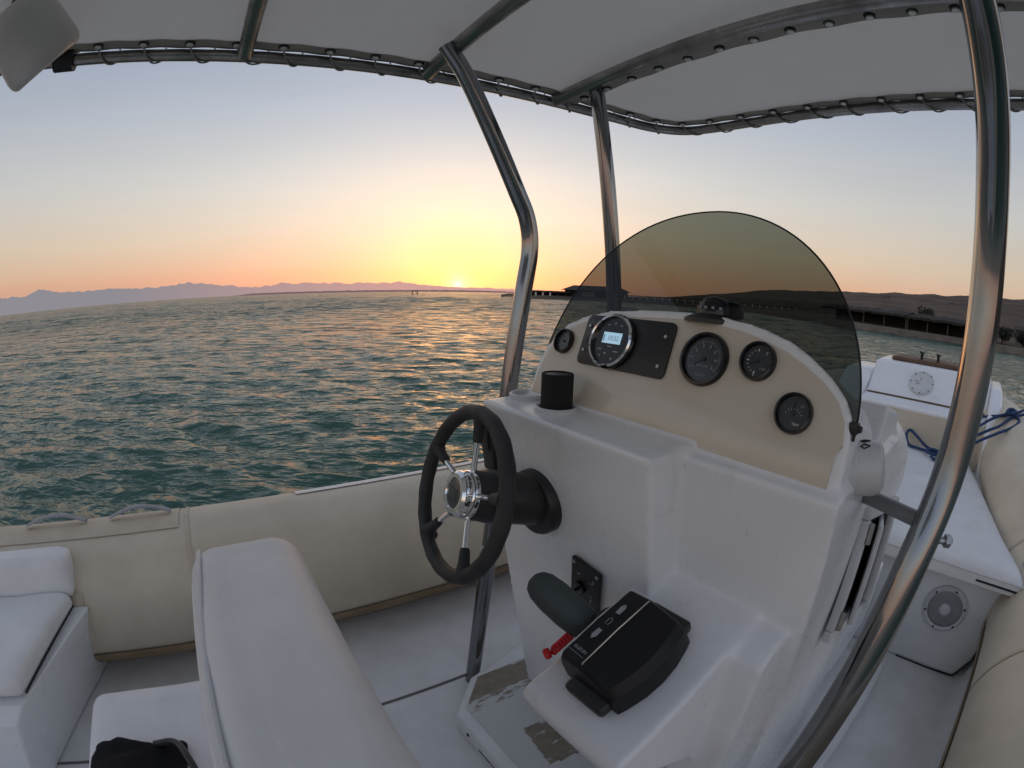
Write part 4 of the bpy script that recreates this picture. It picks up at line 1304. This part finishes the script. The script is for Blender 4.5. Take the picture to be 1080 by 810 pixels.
    bm = BM()
    for x, y, w, h in ((.020, .030, .010, .002), (.026, .038, .003, .010), (-.018, .034, .008, .003), (.022, -.008, .009, .002), (.022, -.022, .003, .012), (.010, -.034, .010, .002), (-.022, -.030, .008, .002)):
        box(bm, (x - w / 2, y - h / 2, .0040), (x + w / 2, y + h / 2, .0046), M4=Mi)
    obj('symbols', bm, 'mark', ip, smooth=False)
    # starboard side: round horn, hatch, support bracket
    Mh2 = axis_m((-.178, .80, 1.062), (.93, .25, .2))
    bm = BM(); lathe(bm, [(.046, -.03), (.047, .0), (.0445, .002), (.0445, .030), (.041, .042), (.032, .048), (.015, .050)], Mh2, 40, cap0=False)
    horn = obj('horn', bm, 'white_plastic', t)
    bm = BM()
    for k in range(9):
        a0, a1 = R(-60 + 12 * k), R(-60 + 12 * (k + 1))
        for ra, rb in ((.0425, .0385),):
            vs = [bm.verts.new(Mh2 @ Vector((rr * math.cos(a), rr * math.sin(a), hh))) for rr, a, hh in ((ra, a0, .0390), (ra, a1, .0390), (rb, a1, .0455), (rb, a0, .0455))]
            bm.faces.new(vs)
    obj('slit', bm, 'dark_gap', horn)
    bm = BM()
    for a in (R(95), R(118), R(60)):
        tube(bm, [Mh2 @ Vector((.0452 * math.cos(a + d), .0452 * math.sin(a + d), h)) for d, h in ((-.13, .014), (0, .024), (.11, .014), (0.0, .008), (-.13, .014))], .0014, 5)
    obj('logo', bm, 'dark_gap', horn)
    Ms2 = axis_m((-.155, 1.02, .80), (1, -.05, .05), (0, 1, -0.2))
    bm = BM()
    for lo, hi in (((-.14, .115, 0), (.14, .14, .018)), ((-.14, -.14, 0), (.14, -.115, .018)), ((-.14, -.115, 0), (-.115, .115, .018)), ((.115, -.115, 0), (.14, .115, .018))):
        box(bm, lo, hi, .004, 2, M4=Ms2)
    hf = obj('side_hatch', bm, 'white_plastic', t)
    bm = BM(); box(bm, (-.114, -.114, -.002), (.114, .114, .003), M4=Ms2); obj('opening', bm, 'dark_gap', hf)
    bm = BM(); box(bm, (-.10, -.105, .0), (.105, .105, .012), .004, 2, M4=Ms2 @ Matrix.Translation((-.0, 0, .006)) @ Matrix.Rotation(R(14), 4, 'Y')); obj('lid', bm, 'white_plastic', hf)
    for y in (-.09, .09):
        bm = BM(); tube(bm, [Ms2 @ Vector((-.125, y - .02, .022)), Ms2 @ Vector((-.125, y + .02, .022))], .007, 8); obj('hinge', bm, 'alu', hf)
    return t
console()

# black foam can sleeve
def can():
    t = thing('can_sleeve', 'black foam drink can sleeve standing in the second cup holder', 'can sleeve', (-.775, .66, 1.053))
    bm = BM(); lathe(bm, [(.033, 0), (.0345, .004), (.0345, .076), (.034, .080), (.031, .081)], Matrix.Translation((-.775, .66, 1.053)), 36, cap1=False); 
    b = obj('sleeve', bm, 'foam_black', t)
    bm = BM(); lathe(bm, [(.031, .078), (.020, .079), (.004, .079)], Matrix.Translation((-.775, .66, 1.053)), 36, cap0=False); obj('lid', bm, 'black', t)
can()

# ------------------------------------------------------------------ steering wheel
def wheel():
    hub = Vector((-.757, .412, .922)); base = Vector((-.757, .612, .862))
    n = (hub - base).normalized(); n = (n + Vector((-.075, 0, 0))).normalized()
    t = thing('steering_wheel', 'black five spoke steering wheel with a chrome hub on the console', 'steering wheel', base)
    Mw = axis_m(hub - n * .004, n, (1, 0, 0))
    Rr = .160
    bm = BM()
    pts = [Mw @ Vector((Rr * math.cos(2 * PI * k / 96), Rr * math.sin(2 * PI * k / 96), 0)) for k in range(96)]
    # finger grooves are shallow swellings in the rim
    rads = [.0150 + .0006 * math.cos(20 * 2 * PI * k / 96) for k in range(96)]
    tube(bm, pts, rads, 18, closed=True, up=tuple(n))
    obj('rim', bm, 'rubber', t)
    for k in range(5):
        a = R(88 + 72 * k)
        d = Vector((math.cos(a), math.sin(a), 0))
        bm = BM(); tube(bm, [Mw @ (d * .028 + Vector((0, 0, -.018))), Mw @ (d * .110 + Vector((0, 0, -.004)))], .0058, 12)
        s = obj('spoke', bm, 'chrome', t)
        bm = BM(); tube(bm, [Mw @ (d * .106 + Vector((0, 0, -.005))), Mw @ (d * .111 + Vector((0, 0, -.0045))), Mw @ (d * .135 + Vector((0, 0, -.001))), Mw @ (d * .158)], [.0085, .0098, .0115, .018], 12)
        obj('spoke_sleeve', bm, 'rubber', s)
    Mb = axis_m(hub - n * .018, n, (1, 0, 0))
    bm = BM(); lathe(bm, [(.050, -.035), (.050, -.008), (.046, .0)], Mb, 36); obj('boss', bm, 'rubber', t)
    bm = BM(); lathe(bm, [(.0475, -.004), (.0485, .004), (.047, .010), (.0455, .012), (.0468, .016), (.045, .026), (.039, .031), (.031, .031), (.0295, .028)], Mb, 40, cap0=True, cap1=False); hc = obj('hub', bm, 'chrome', t)
    bm = BM(); lathe(bm, [(.0295, .0282), (.018, .030), (.004, .031)], Mb, 32, cap0=False); obj('hub_badge', bm, 'dial', hc)
    bm = BM(); 
    for y in (-.008, 0, .008): box(bm, (-.014, y - .0022, .0306), (.014, y + .0022, .0312), M4=Mb)
    obj('badge_bars', bm, 'grip', hc)
    fn_ = Vector((0, -.984, -.10)).normalized()
    Mc = axis_m(base, fn_, (1, 0, 0))
    bm = BM(); lathe(bm, [(.074, -.02), (.074, .018), (.070, .026), (.058, .030)], Mc, 44)
    ca = (hub - base).normalized()
    tube(bm, [base - ca * .01, base + ca * .150, base + ca * .160], [.056, .054, .048], 40); obj('column', bm, 'black', t)
    a = R(232); d = Vector((math.cos(a), math.sin(a), 0))
    bm = BM(); c = Mw @ (d * .168 + Vector((0, 0, -.012))); lathe(bm, [(.006, -.02), (.010, -.012), (.0145, -.004), (.0145, .004), (.010, .012), (.004, .016)], axis_m(c, -n), 20); obj('spinner_knob', bm, 'rubber', t)
wheel()

# ------------------------------------------------------------------ throttle control
def throttle():
    k = (.80 - .665) / .32
    ang = math.atan(k)
    yv = Vector((0, math.cos(ang), math.sin(ang))); nv = Vector((0, -math.sin(ang), math.cos(ang)))
    c = Vector((-.374, .516, .665 + k * (.52 - .38))) + nv * .004
    t = thing('throttle_control', 'black engine throttle control with grey lever on a white moulded pod', 'throttle', c)
    Mt = Matrix(((1, yv.x, nv.x, c.x), (0, yv.y, nv.y, c.y), (0, yv.z, nv.z, c.z), (0, 0, 0, 1)))
    def P(x, y, z): return Mt @ Vector((x, y, z))
    # base flange
    bm = BM(); box(bm, (-.046, -.108, -.006), (.042, .112, .020), .008, 3, M4=Mt); obj('base_plate', bm, 'black', t)
    # housing: lengthwise body with a flat badge strip and a long slope to the right
    bm = BM()
    prof = [(-.064, .0), (-.066, .062), (-.061, .073), (-.020, .078), (-.012, .0765), (.036, .057), (.050, .040), (.056, .0)]
    rows = []
    for s, sh in ((-.086, .55), (-.084, .85), (-.078, .97), (-.070, 1.0), (-.035, 1.03), (.0, 1.04), (.035, 1.03), (.070, 1.0), (.078, .97), (.084, .85), (.086, .55)):
        bul = 0.016 * (1 - (s / .086) ** 2)
        rows.append([P(x + (bul if x > .03 else 0), s, z * (sh if z > .03 else 1)) for x, z in prof])
    grid(bm, rows)
    bm.faces.new([v for v in bm.verts[:len(prof)]])
    nvt = len(bm.verts); bm.verts.ensure_lookup_table()
    bm.faces.new([bm.verts[i] for i in range(nvt - len(prof), nvt)])
    h = obj('housing', bm, 'satin_black', t, angle=28)
    bm = BM()
    for x, z in ((-.0615, .0745), (-.016, .0790)):
        tube(bm, [P(x, -.083, z * .80), P(x, -.075, z * .975), P(x, -.04, z * 1.012), P(x, 0, z * 1.04), P(x, .04, z * 1.012), P(x, .075, z * .975), P(x, .083, z * .80)], .0013, 6)
    obj('silver_trim', bm, 'silver_line', h)
    # symbols and lettering on the strip
    zt = .0805
    Mz = Mt @ Matrix.Translation((-.0395, 0, zt)) @ Matrix.Rotation(R(2.0), 4, 'Y')
    def arrow(y, s):
        poly = [(-.004, -.011 * s), (.004, -.011 * s), (.0048, .004 * s), (.0, .011 * s), (-.0048, .004 * s)]
        prism(bm, poly if s > 0 else poly[::-1], .0006, Mz @ Matrix.Translation((0, y, 0)))
    bm = BM(); arrow(.036, 1); arrow(-.024, -1); obj('gear_arrows', bm, 'mark', h, smooth=False)
    bm = BM(); tube(bm, [Mz @ Vector(p) for p in ((-.003, 0, 0), (.003, 0, 0), (.0036, .010, 0), (0, .014, 0), (-.0036, .010, 0))], .0006, 4, closed=True); obj('neutral_mark', bm, 'mark', h)
    bm = BM(); text(bm, 'SUZUKI', .0080, Mz @ Matrix.Translation((.003, -.060, -.0003)), extrude=.0003)
    box(bm, (-.014, -.0690, -.0005), (.018, -.0684, .0003), M4=Mz)
    obj('lettering', bm, 'mark', h, smooth=False)
    # lever and grip
    hin = P(-.066, .018, .036)
    bm = BM(); tube(bm, [hin + Vector((.02, 0, 0)), hin + Vector((-.012, 0, .002))], .027, 24)
    lv = obj('lever', bm, 'black', t)
    bm = BM(); tube(bm, [hin + Vector((.004, 0, 0)), hin + Vector((-.003, 0, 0))], .0295, 28); obj('lever_collar', bm, 'alu', lv)
    g0 = Vector((-.462, .502, .748)); g1 = Vector((-.588, .466, .806))
    dg = (g1 - g0).normalized()
    bm = BM(); tube(bm, [hin + Vector((-.006, 0, .0)), g0.lerp(hin, .3), g0 + dg * .02], [.024, .023, .020], 16); obj('lever_neck', bm, 'black', lv)
    bm = BM()
    ln = (g1 - g0).length
    pr = [(0.0, .018), (.004, .026), (.018, .031), (.05, .0335), (.09, .033), (.118, .0295), (.133, .022), (.140, .012), (.142, .003)]
    pts = [g0 + dg * (a * ln / .142) for a, _ in pr]
    tube(bm, pts, [b for _, b in pr], 28)
    # flatten slightly across the grip
    obj('grip', bm, 'grip', lv)
    return t
throttle()
bm = BM()
pts = []
A, B = Vector((-.480, .476, .742)), Vector((-.490, .446, .710))
for k in range(61):
    s = k / 60; p = A.lerp(B, s)
    a = s * 2 * PI * 7
    pts.append(p + Vector((.0070 * math.cos(a), .004 * math.sin(a), .0070 * math.sin(a))))
tube(bm, pts, .0030, 7)
lathe(bm, [(.009, 0), (.0105, .004), (.0105, .010), (.007, .013)], axis_m(B + Vector((-.002, -.006, -.004)), (-.3, -.8, -.3)), 16)
tag(obj('kill_cord', bm, 'red'), 'short red coiled kill cord hanging under the throttle lever', 'kill cord')

# ------------------------------------------------------------------ T-top: steel frame and laced canvas
def stud_mat(o):
    # bright metal centre in a dark ring
    o.data.materials.append(M['stud_metal'])
    for p in o.data.polygons:
        if math.hypot(p.center.x, p.center.y) < .0108: p.material_index = 1
    return o

def ttop():
    t = thing('boat_canopy', 'grey laced canvas canopy on bent stainless steel poles overhead', 'canopy', (-.55, .8, 0))
    cxm = -.40
    half = [(-1.35, -1.6, 1.97), (-1.348, -.6, 1.97), (-1.342, .03, 1.97), (-1.305, .58, 1.97), (-1.255, 1.05, 1.97), (-1.215, 1.30, 1.97), (-1.18, 1.44, 1.97), (-1.11, 1.535, 1.97), (-1.00, 1.572, 1.97), (-.80, 1.585, 1.972), (-.60, 1.588, 1.974), (-.40, 1.589, 1.975)]
    mir = [(2 * cxm - x, y, z) for x, y, z in half[:-1]][::-1]
    railp = spline(half + mir, 10)
    bm = BM(); tube(bm, railp, .018, 16, up=(0, 0, 1))
    rail = obj('rail', bm, 'rail_steel', t)
    # canvas inside the rail
    def arch(x, y): 
        u = (x - cxm) / .95
        return 2.000 + .045 * (1 - u * u) 
    cen = Vector((cxm, -.2, 0))
    edge = []
    m = len(railp)
    fr = frames(railp, False, (0, 0, 1))
    # arc length for the lacing pitch
    s = [0.0]
    for a, b in zip(railp, railp[1:]): s.append(s[-1] + (b - a).length)
    pitch = .132
    dense = []
    tot = s[-1]
    nd = int(tot / .0165)
    def at_s(q):
        import bisect
        i = min(max(bisect.bisect_right(s, q) - 1, 0), m - 2)
        f = (q - s[i]) / max(1e-9, s[i + 1] - s[i])
        return railp[i].lerp(railp[i + 1], f), fr[i][2].lerp(fr[i + 1][2], f).normalized()
    ring = []
    for k in range(nd + 1):
        q = tot * k / nd
        p, w = at_s(q)           # w points to starboard of the travel direction = inwards along port, ahead
        inset = .010 + .006 * (0.5 - 0.5 * math.cos(2 * PI * q / pitch))
        e = p + w * inset
        ring.append(Vector((e.x, e.y, 1.992)))
    bm = BM()
    rows = []
    lv = 22
    for j in range(lv + 1):
        f = 1 - (1 - j / lv) ** 1.4
        row = []
        for e in ring:
            tx = cxm + (e.x - cxm) * (1 - f)
            ty = e.y if e.y < -0.2 else -.2 + (e.y + .2) * (1 - f * .98)
            q = Vector((tx, ty, 0))
            lift = min(1, f * 4)
            z = 1.992 + (arch(tx, ty) - 1.992) * lift
            for yc in (.03, .56, 1.01):  # sags a little between the cross tubes
                pass
            z += -.010 * lift * abs(math.sin(PI * (ty - .03) / .51)) + .003 * fbm((tx * 3, ty * 3, 0), 1.0) * lift
            row.append(Vector((tx, ty, z)))
        rows.append(row)
    grid(bm, rows)
    bmesh.ops.remove_doubles(bm, verts=bm.verts[:], dist=1e-5)
    cv = obj('canvas', bm, 'canvas', t, angle=60)
    def cz(x, y):
        return arch(x, y) - .010 * abs(math.sin(PI * (y - .03) / .51)) - .0035
    # hem along the canvas edge
    bm = BM()
    hem = [[e + Vector((0, 0, -.003)) for e in ring], [Vector((e.x + (cxm - e.x) * .0, e.y, 1.989)) + at_s(tot * k / nd)[1] * .046 for k, e in enumerate(ring)]]
    grid(bm, hem); obj('hem', bm, 'canvas_strip', cv)
    bm = BM(); tube(bm, [Vector((e.x, e.y, 1.990)) for e in ring], .0035, 6); obj('edge_cord', bm, 'cord', cv)
    # eyelets and the lacing
    lace = []
    ne = int(tot / pitch)
    eb_n = 0
    bmL = BM()
    for k in range(ne):
        q = (k + 0.0) * pitch + .02
        p, w = at_s(q)
        if p.y < -.9: continue
        c = Vector((p.x, p.y, 1.982)) + w * .047
        bm = BM(); lathe(bm, [(.0155, .002), (.0150, -.002), (.0110, -.003), (.0105, -.0055), (.005, -.0085)], Matrix.Translation(c), 16, cap0=False)
        stud_mat(obj('eyelet', bm, 'rubber', cv))
        # one turn of cord: from the eyelet under the rail, round it, and back to the next eyelet
        p2, w2 = at_s(q + pitch * .55)
        mid = p.lerp(p2, .5); ww = w
        j1, j2 = random.uniform(-.01, .012), random.uniform(-.02, .025)
        p2, w2 = at_s(q + pitch * .55 + j2)
        pts = [c + Vector((0, 0, -.002)), p.lerp(p2, .15 + j1) + ww * .026 + Vector((0, 0, -.009)), p.lerp(p2, .45 + j1) + ww * .005 + Vector((0, 0, -.0205 - abs(j1) * .4)), p.lerp(p2, .75) - ww * .015 + Vector((0, 0, -.014)), p2 - ww * .0205 + Vector((0, 0, .004)), p2 + ww * .0 + Vector((0, 0, .024))]
        tube(bmL, spline(pts, 4), .0029, 6)
    obj('lacing_cord', bmL, 'cord', rail)
    # cross tubes
    def cross(y, x0, x1, r=.022, z=1.962):
        bm = BM()
        pts = [Vector((x0 + (x1 - x0) * k / 16, y, z + .030 * (1 - ((x0 + (x1 - x0) * k / 16 - cxm) / .95) ** 2))) for k in range(17)]
        tube(bm, pts, r, 16); return obj('cross_tube', bm, 'rail_steel', t)
    cross(.03, -1.31, .51); cross(.565, -1.285, .485); c3 = cross(1.015, -1.235, .435)
    # reinforcing strip with studs ahead of the last cross tube
    bm = BM()
    def zs(x): return 1.960 + .032 * (1 - ((x - cxm) / .95) ** 2)
    rows = []
    for yy, dz in ((1.030, -.006), (1.060, -.004), (1.085, .0), (1.092, .010)):
        rows.append([Vector((-1.215 + 1.63 * k / 60, yy + .010 * math.cos((k / 60 - .5) * 2), zs(-1.215 + 1.63 * k / 60) + dz + .002 * math.sin(k * .9))) for k in range(61)])
    grid(bm, rows); obj('seam_strip', bm, 'canvas_strip', t, angle=60)
    for k in range(15):
        x = -1.15 + k * .105
        bm = BM(); lathe(bm, [(.0150, .002), (.0145, -.003), (.0105, -.0045), (.0100, -.0075), (.004, -.0095)], Matrix.Translation((x, 1.066, zs(x) - .005)), 16, cap0=False); stud_mat(obj('stud', bm, 'rubber', cv))
    # poles
    def pole(pts, r=.025, k=6, name='pole', bracket=True, mt='steel'):
        bm = BM(); tube(bm, spline(pts, k), r, 20); return obj(name, bm, mt, t)
    pole([(-1.105, .535, 1.975), (-1.104, .60, 1.89), (-1.102, .688, 1.735), (-1.10, .768, 1.585), (-1.10, .808, 1.505), (-1.10, .819, 1.42), (-1.10, .800, 1.3), (-1.10, .762, 1.05), (-1.10, .70, .52), (-1.11, .645, .05), (-1.11, .64, .0)], .0245)
    pole([(-1.072, 1.045, 1.975), (-1.071, 1.06, 1.88), (-1.07, 1.10, 1.6), (-1.07, 1.135, 1.26), (-1.07, 1.15, .8), (-1.07, 1.15, .0)], .0245)
    big = pole([(.052, .50, 1.975), (.045, .58, 1.86), (.040, .668, 1.738), (.029, .758, 1.636), (.013, .812, 1.52), (.003, .838, 1.42), (-.005, .838, 1.30), (-.019, .818, 1.10), (-.036, .765, .945), (-.047, .715, .78), (-.056, .662, .62), (-.07, .55, .3), (-.08, .47, .0)], .0288)
    tag(big, 'thick curved pole in the right foreground')
    pole([(.066, 1.045, 1.975), (.052, 1.06, 1.88), (.012, 1.10, 1.6), (-.010, 1.125, 1.30), (-.055, 1.14, .9), (-.09, 1.15, .3), (-.095, 1.15, .0)], .0235)
    # stub pipe to the console and clamp bolts
    bm = BM(); tube(bm, [(-.175, .872, .998), (-.125, .845, 1.003), (-.040, .806, 1.006)], .0135, 14); obj('stub_pipe', bm, 'grey_pipe', t)
    bm = BM(); tube(bm, [(-.028, .795, .985), (.012, .815, .985)], .006, 8); lathe(bm, [(.011, 0), (.011, .010), (.006, .014)], axis_m((.005, .812, .985), (.9, .44, 0)), 6); obj('clamp_bolt', bm, 'alu', t)
    bm = BM(); lathe(bm, [(.019, 0), (.021, .008), (.019, .018), (.012, .024)], axis_m((-1.098, .69, .54), (.75, -.6, .2)), 18); obj('clamp_knob', bm, 'grey_plastic', t)
    # lashings where tubes cross at the port rail
    return t
ttop()

# ------------------------------------------------------------------ searchlight at the top left
def lamp():
    t = thing('deck_floodlight', 'grey bell shaped floodlight hanging from the canopy rail', 'lamp', (-1.2, -.52, 1.95))
    c = Vector((-1.130, -.470, 1.862))       # middle of the open rim
    ax = Vector((-.53, .56, -.635)).normalized()
    Ml = axis_m(c, ax)
    bm = BM(); lathe(bm, [(.018, -.180), (.050, -.177), (.072, -.166), (.086, -.145), (.093, -.115), (.098, -.06), (.101, -.022), (.0995, -.008), (.094, .003), (.086, .008), (.079, .006), (.074, -.004), (.072, -.03)], Ml, 44, cap0=True, cap1=True)
    obj('shade', bm, 'lamp_paint', t)
    bm = BM(); lathe(bm, [(.073, -.022), (.05, -.014), (.01, -.012)], Ml, 32, cap0=False); obj('lens', bm, 'grey_plastic', t)
    e = c - ax * .155
    bm = BM(); tube(bm, spline([e, e + Vector((-.02, -.02, .05)), e + Vector((-.06, .0, .085)), Vector((-1.345, -.50, 1.972))], 5), .014, 10); obj('bracket', bm, 'black', t)
    bm = BM(); lathe(bm, [(.034, -.03), (.034, .03)], axis_m((-1.347, -.50, 1.972), (0, 1, 0)), 18); obj('clamp', bm, 'rubber', t)
    bm = BM(); tube(bm, spline([e + Vector((.01, 0, .02)), e + Vector((.04, .03, .07)), e + Vector((.02, .05, .11)), e + Vector((-.05, .06, .115))], 5), .004, 6); obj('cable', bm, 'black', t)
lamp()

# ------------------------------------------------------------------ seats
def helm_seat():
    t = thing('helm_chair', 'white helm seat with a tall padded backrest in the foreground', 'seat', (-.45, -.15, 0))
    def fn(q, p):
        f = (q.z - .40) / .5
        q = Vector(q)
        # belly of the padding and a fuller front side
        q.y += (.006 * (1 - f) + .012) * (1 if p.y > 0 else -.2)
        nx = fbm((q.x * 5, q.y * 7, q.z * 5), 1.0, 3)
        q.z += .004 * nx * (1 if p.z > .5 else .3) + (.006 * math.sin((q.x + .8) * 5) if p.z > .9 else 0)
        q.y += .004 * fbm((q.x * 6 + 5, q.y * 4, q.z * 8), 1.0, 3)
        return q
    bm = BM(); rbox(bm, (-.805, -.095, .36), (-.10, .092, .905), .055, 34, fn)
    br = obj('backrest', bm, 'vinyl', t, angle=80)
    bm = BM()
    # piping along the aft edge of the top and down the port end
    pp = [(-.10, -.078, .896), (-.3, -.080, .8975), (-.55, -.080, .8975), (-.76, -.078, .8945), (-.790, -.080, .872), (-.803, -.084, .84), (-.806, -.086, .6), (-.806, -.086, .42)]
    tube(bm, spline(pp, 6), .0048, 8); obj('piping', bm, 'vinyl_piping', br)
    bm = BM(); rbox(bm, (-.79, -.106, .38), (-.12, -.088, .845), .009, 8); obj('back_panel', bm, 'vinyl', t)
    def fn2(q, p):
        q = Vector(q); q.z += .012 * (1 - p.x ** 2) * (1 - p.y ** 2) * (1 if p.z > 0 else 0) + .003 * fbm((q.x * 6, q.y * 6, 3), 1.0, 3)
        return q
    bm = BM(); rbox(bm, (-.985, -.495, .345), (-.10, -.108, .455), .045, 22, fn2); obj('seat_cushion', bm, 'vinyl', t, angle=80)
    bm = BM(); box(bm, (-.93, -.46, .0), (-.12, .09, .352), .03, 4); obj('base', bm, 'gelcoat', t)
helm_seat()

def bench():
    t = thing('stern_bench', 'white side bench with cushion and low backrest at the left edge', 'bench', (-1.4, -1.2, 0))
    # moulded box, its port side follows the tube
    bm = BM()
    poly = [(-.985, .004), (-.985, .33), (-1.03, .365), (-1.50, .365), (-1.50, .28), (-1.505, .2), (-1.57, .09), (-1.655, .02), (-1.655, .004)]
    M4 = Matrix(((1, 0, 0, 0), (0, 0, -1, -.60), (0, 1, 0, 0), (0, 0, 0, 1)))
    # forward face leans: sheared a little so that its inboard corner is further aft
    vs = prism(bm, poly, 2.4, M4, .012, 3)
    for v in bm.verts: v.co.y -= (v.co.x + 1.5) * .34 + (.365 - v.co.z) * .36
    obj('base', bm, 'gelcoat', t)
    def fn(q, p):
        q = Vector(q)
        q.y -= (q.x + 1.5) * .22
        w = math.sin((q.y + q.x * .5) * 24) * .5 + fbm((q.x * 7, q.y * 5, 0), 1.0, 3)
        q.z += (.012 * (1 - p.x ** 2) + .0045 * w) * (1 if p.z > 0 else 0)
        return q
    bm = BM(); rbox(bm, (-1.50, -2.4, .367), (-1.045, -.645, .44), .035, 30, fn)
    cu = obj('seat_cushion', bm, 'vinyl', t, angle=80)
    bm = BM(); tube(bm, [(-1.48, -.652, .385), (-1.25, -.70, .385), (-1.06, -.742, .385)], .004, 6); obj('zip', bm, 'dark_gap', cu)
    def fn3(q, p):
        q = Vector(q); q.x -= (q.z - .42) * .28; q.z += .003 * fbm((q.x * 6, q.y * 6, 3), 1.0, 3)
        return q
    bm = BM(); rbox(bm, (-1.60, -2.4, .40), (-1.49, -.64, .540), .03, 20, fn3); obj('backrest', bm, 'vinyl', t, angle=80)
bench()

def bag():
    t = thing('black_bag', 'black fabric bag with a strap lying on the seat cushion', 'bag', (-.62, -.34, .456))
    def fn(q, p):
        q = Vector(q)
        n = fbm((q.x * 9, q.y * 9, q.z * 9), 1.0, 4)
        d = (q - Vector((-.62, -.34, .47)))
        q += d.normalized() * .028 * n
        q.z += .02 * max(0, p.z) * math.sin((q.y + .5) * 14)
        return q
    bm = BM(); rbox(bm, (-.755, -.44, .452), (-.46, -.235, .497), .022, 26, fn); b = obj('body', bm, 'bag', t, angle=80)
    bm = BM(); pts = spline([(-.735, -.30, .498), (-.72, -.25, .512), (-.67, -.225, .515), (-.61, -.21, .50), (-.55, -.215, .48)], 6)
    tube(bm, pts, .008, 8); obj('strap', bm, 'black', t)
    bm = BM(); tube(bm, spline([(-.72, -.41, .500), (-.66, -.36, .506), (-.60, -.33, .506), (-.54, -.31, .502)], 6), .003, 6); obj('zip', bm, 'dark_wood', b)
bag()

# ------------------------------------------------------------------ render settings
scene.render.engine = 'CYCLES'
scene.view_settings.view_transform = 'Standard'
scene.view_settings.look = 'None'
scene.view_settings.exposure = 0.0
scene.view_settings.gamma = 1.0
scene.cycles.max_bounces = 10
scene.cycles.transparent_max_bounces = 12
scene.cycles.caustics_reflective = False
scene.cycles.caustics_refractive = False
scene.cycles.sample_clamp_indirect = 6.0
scene.cycles.use_denoising = True
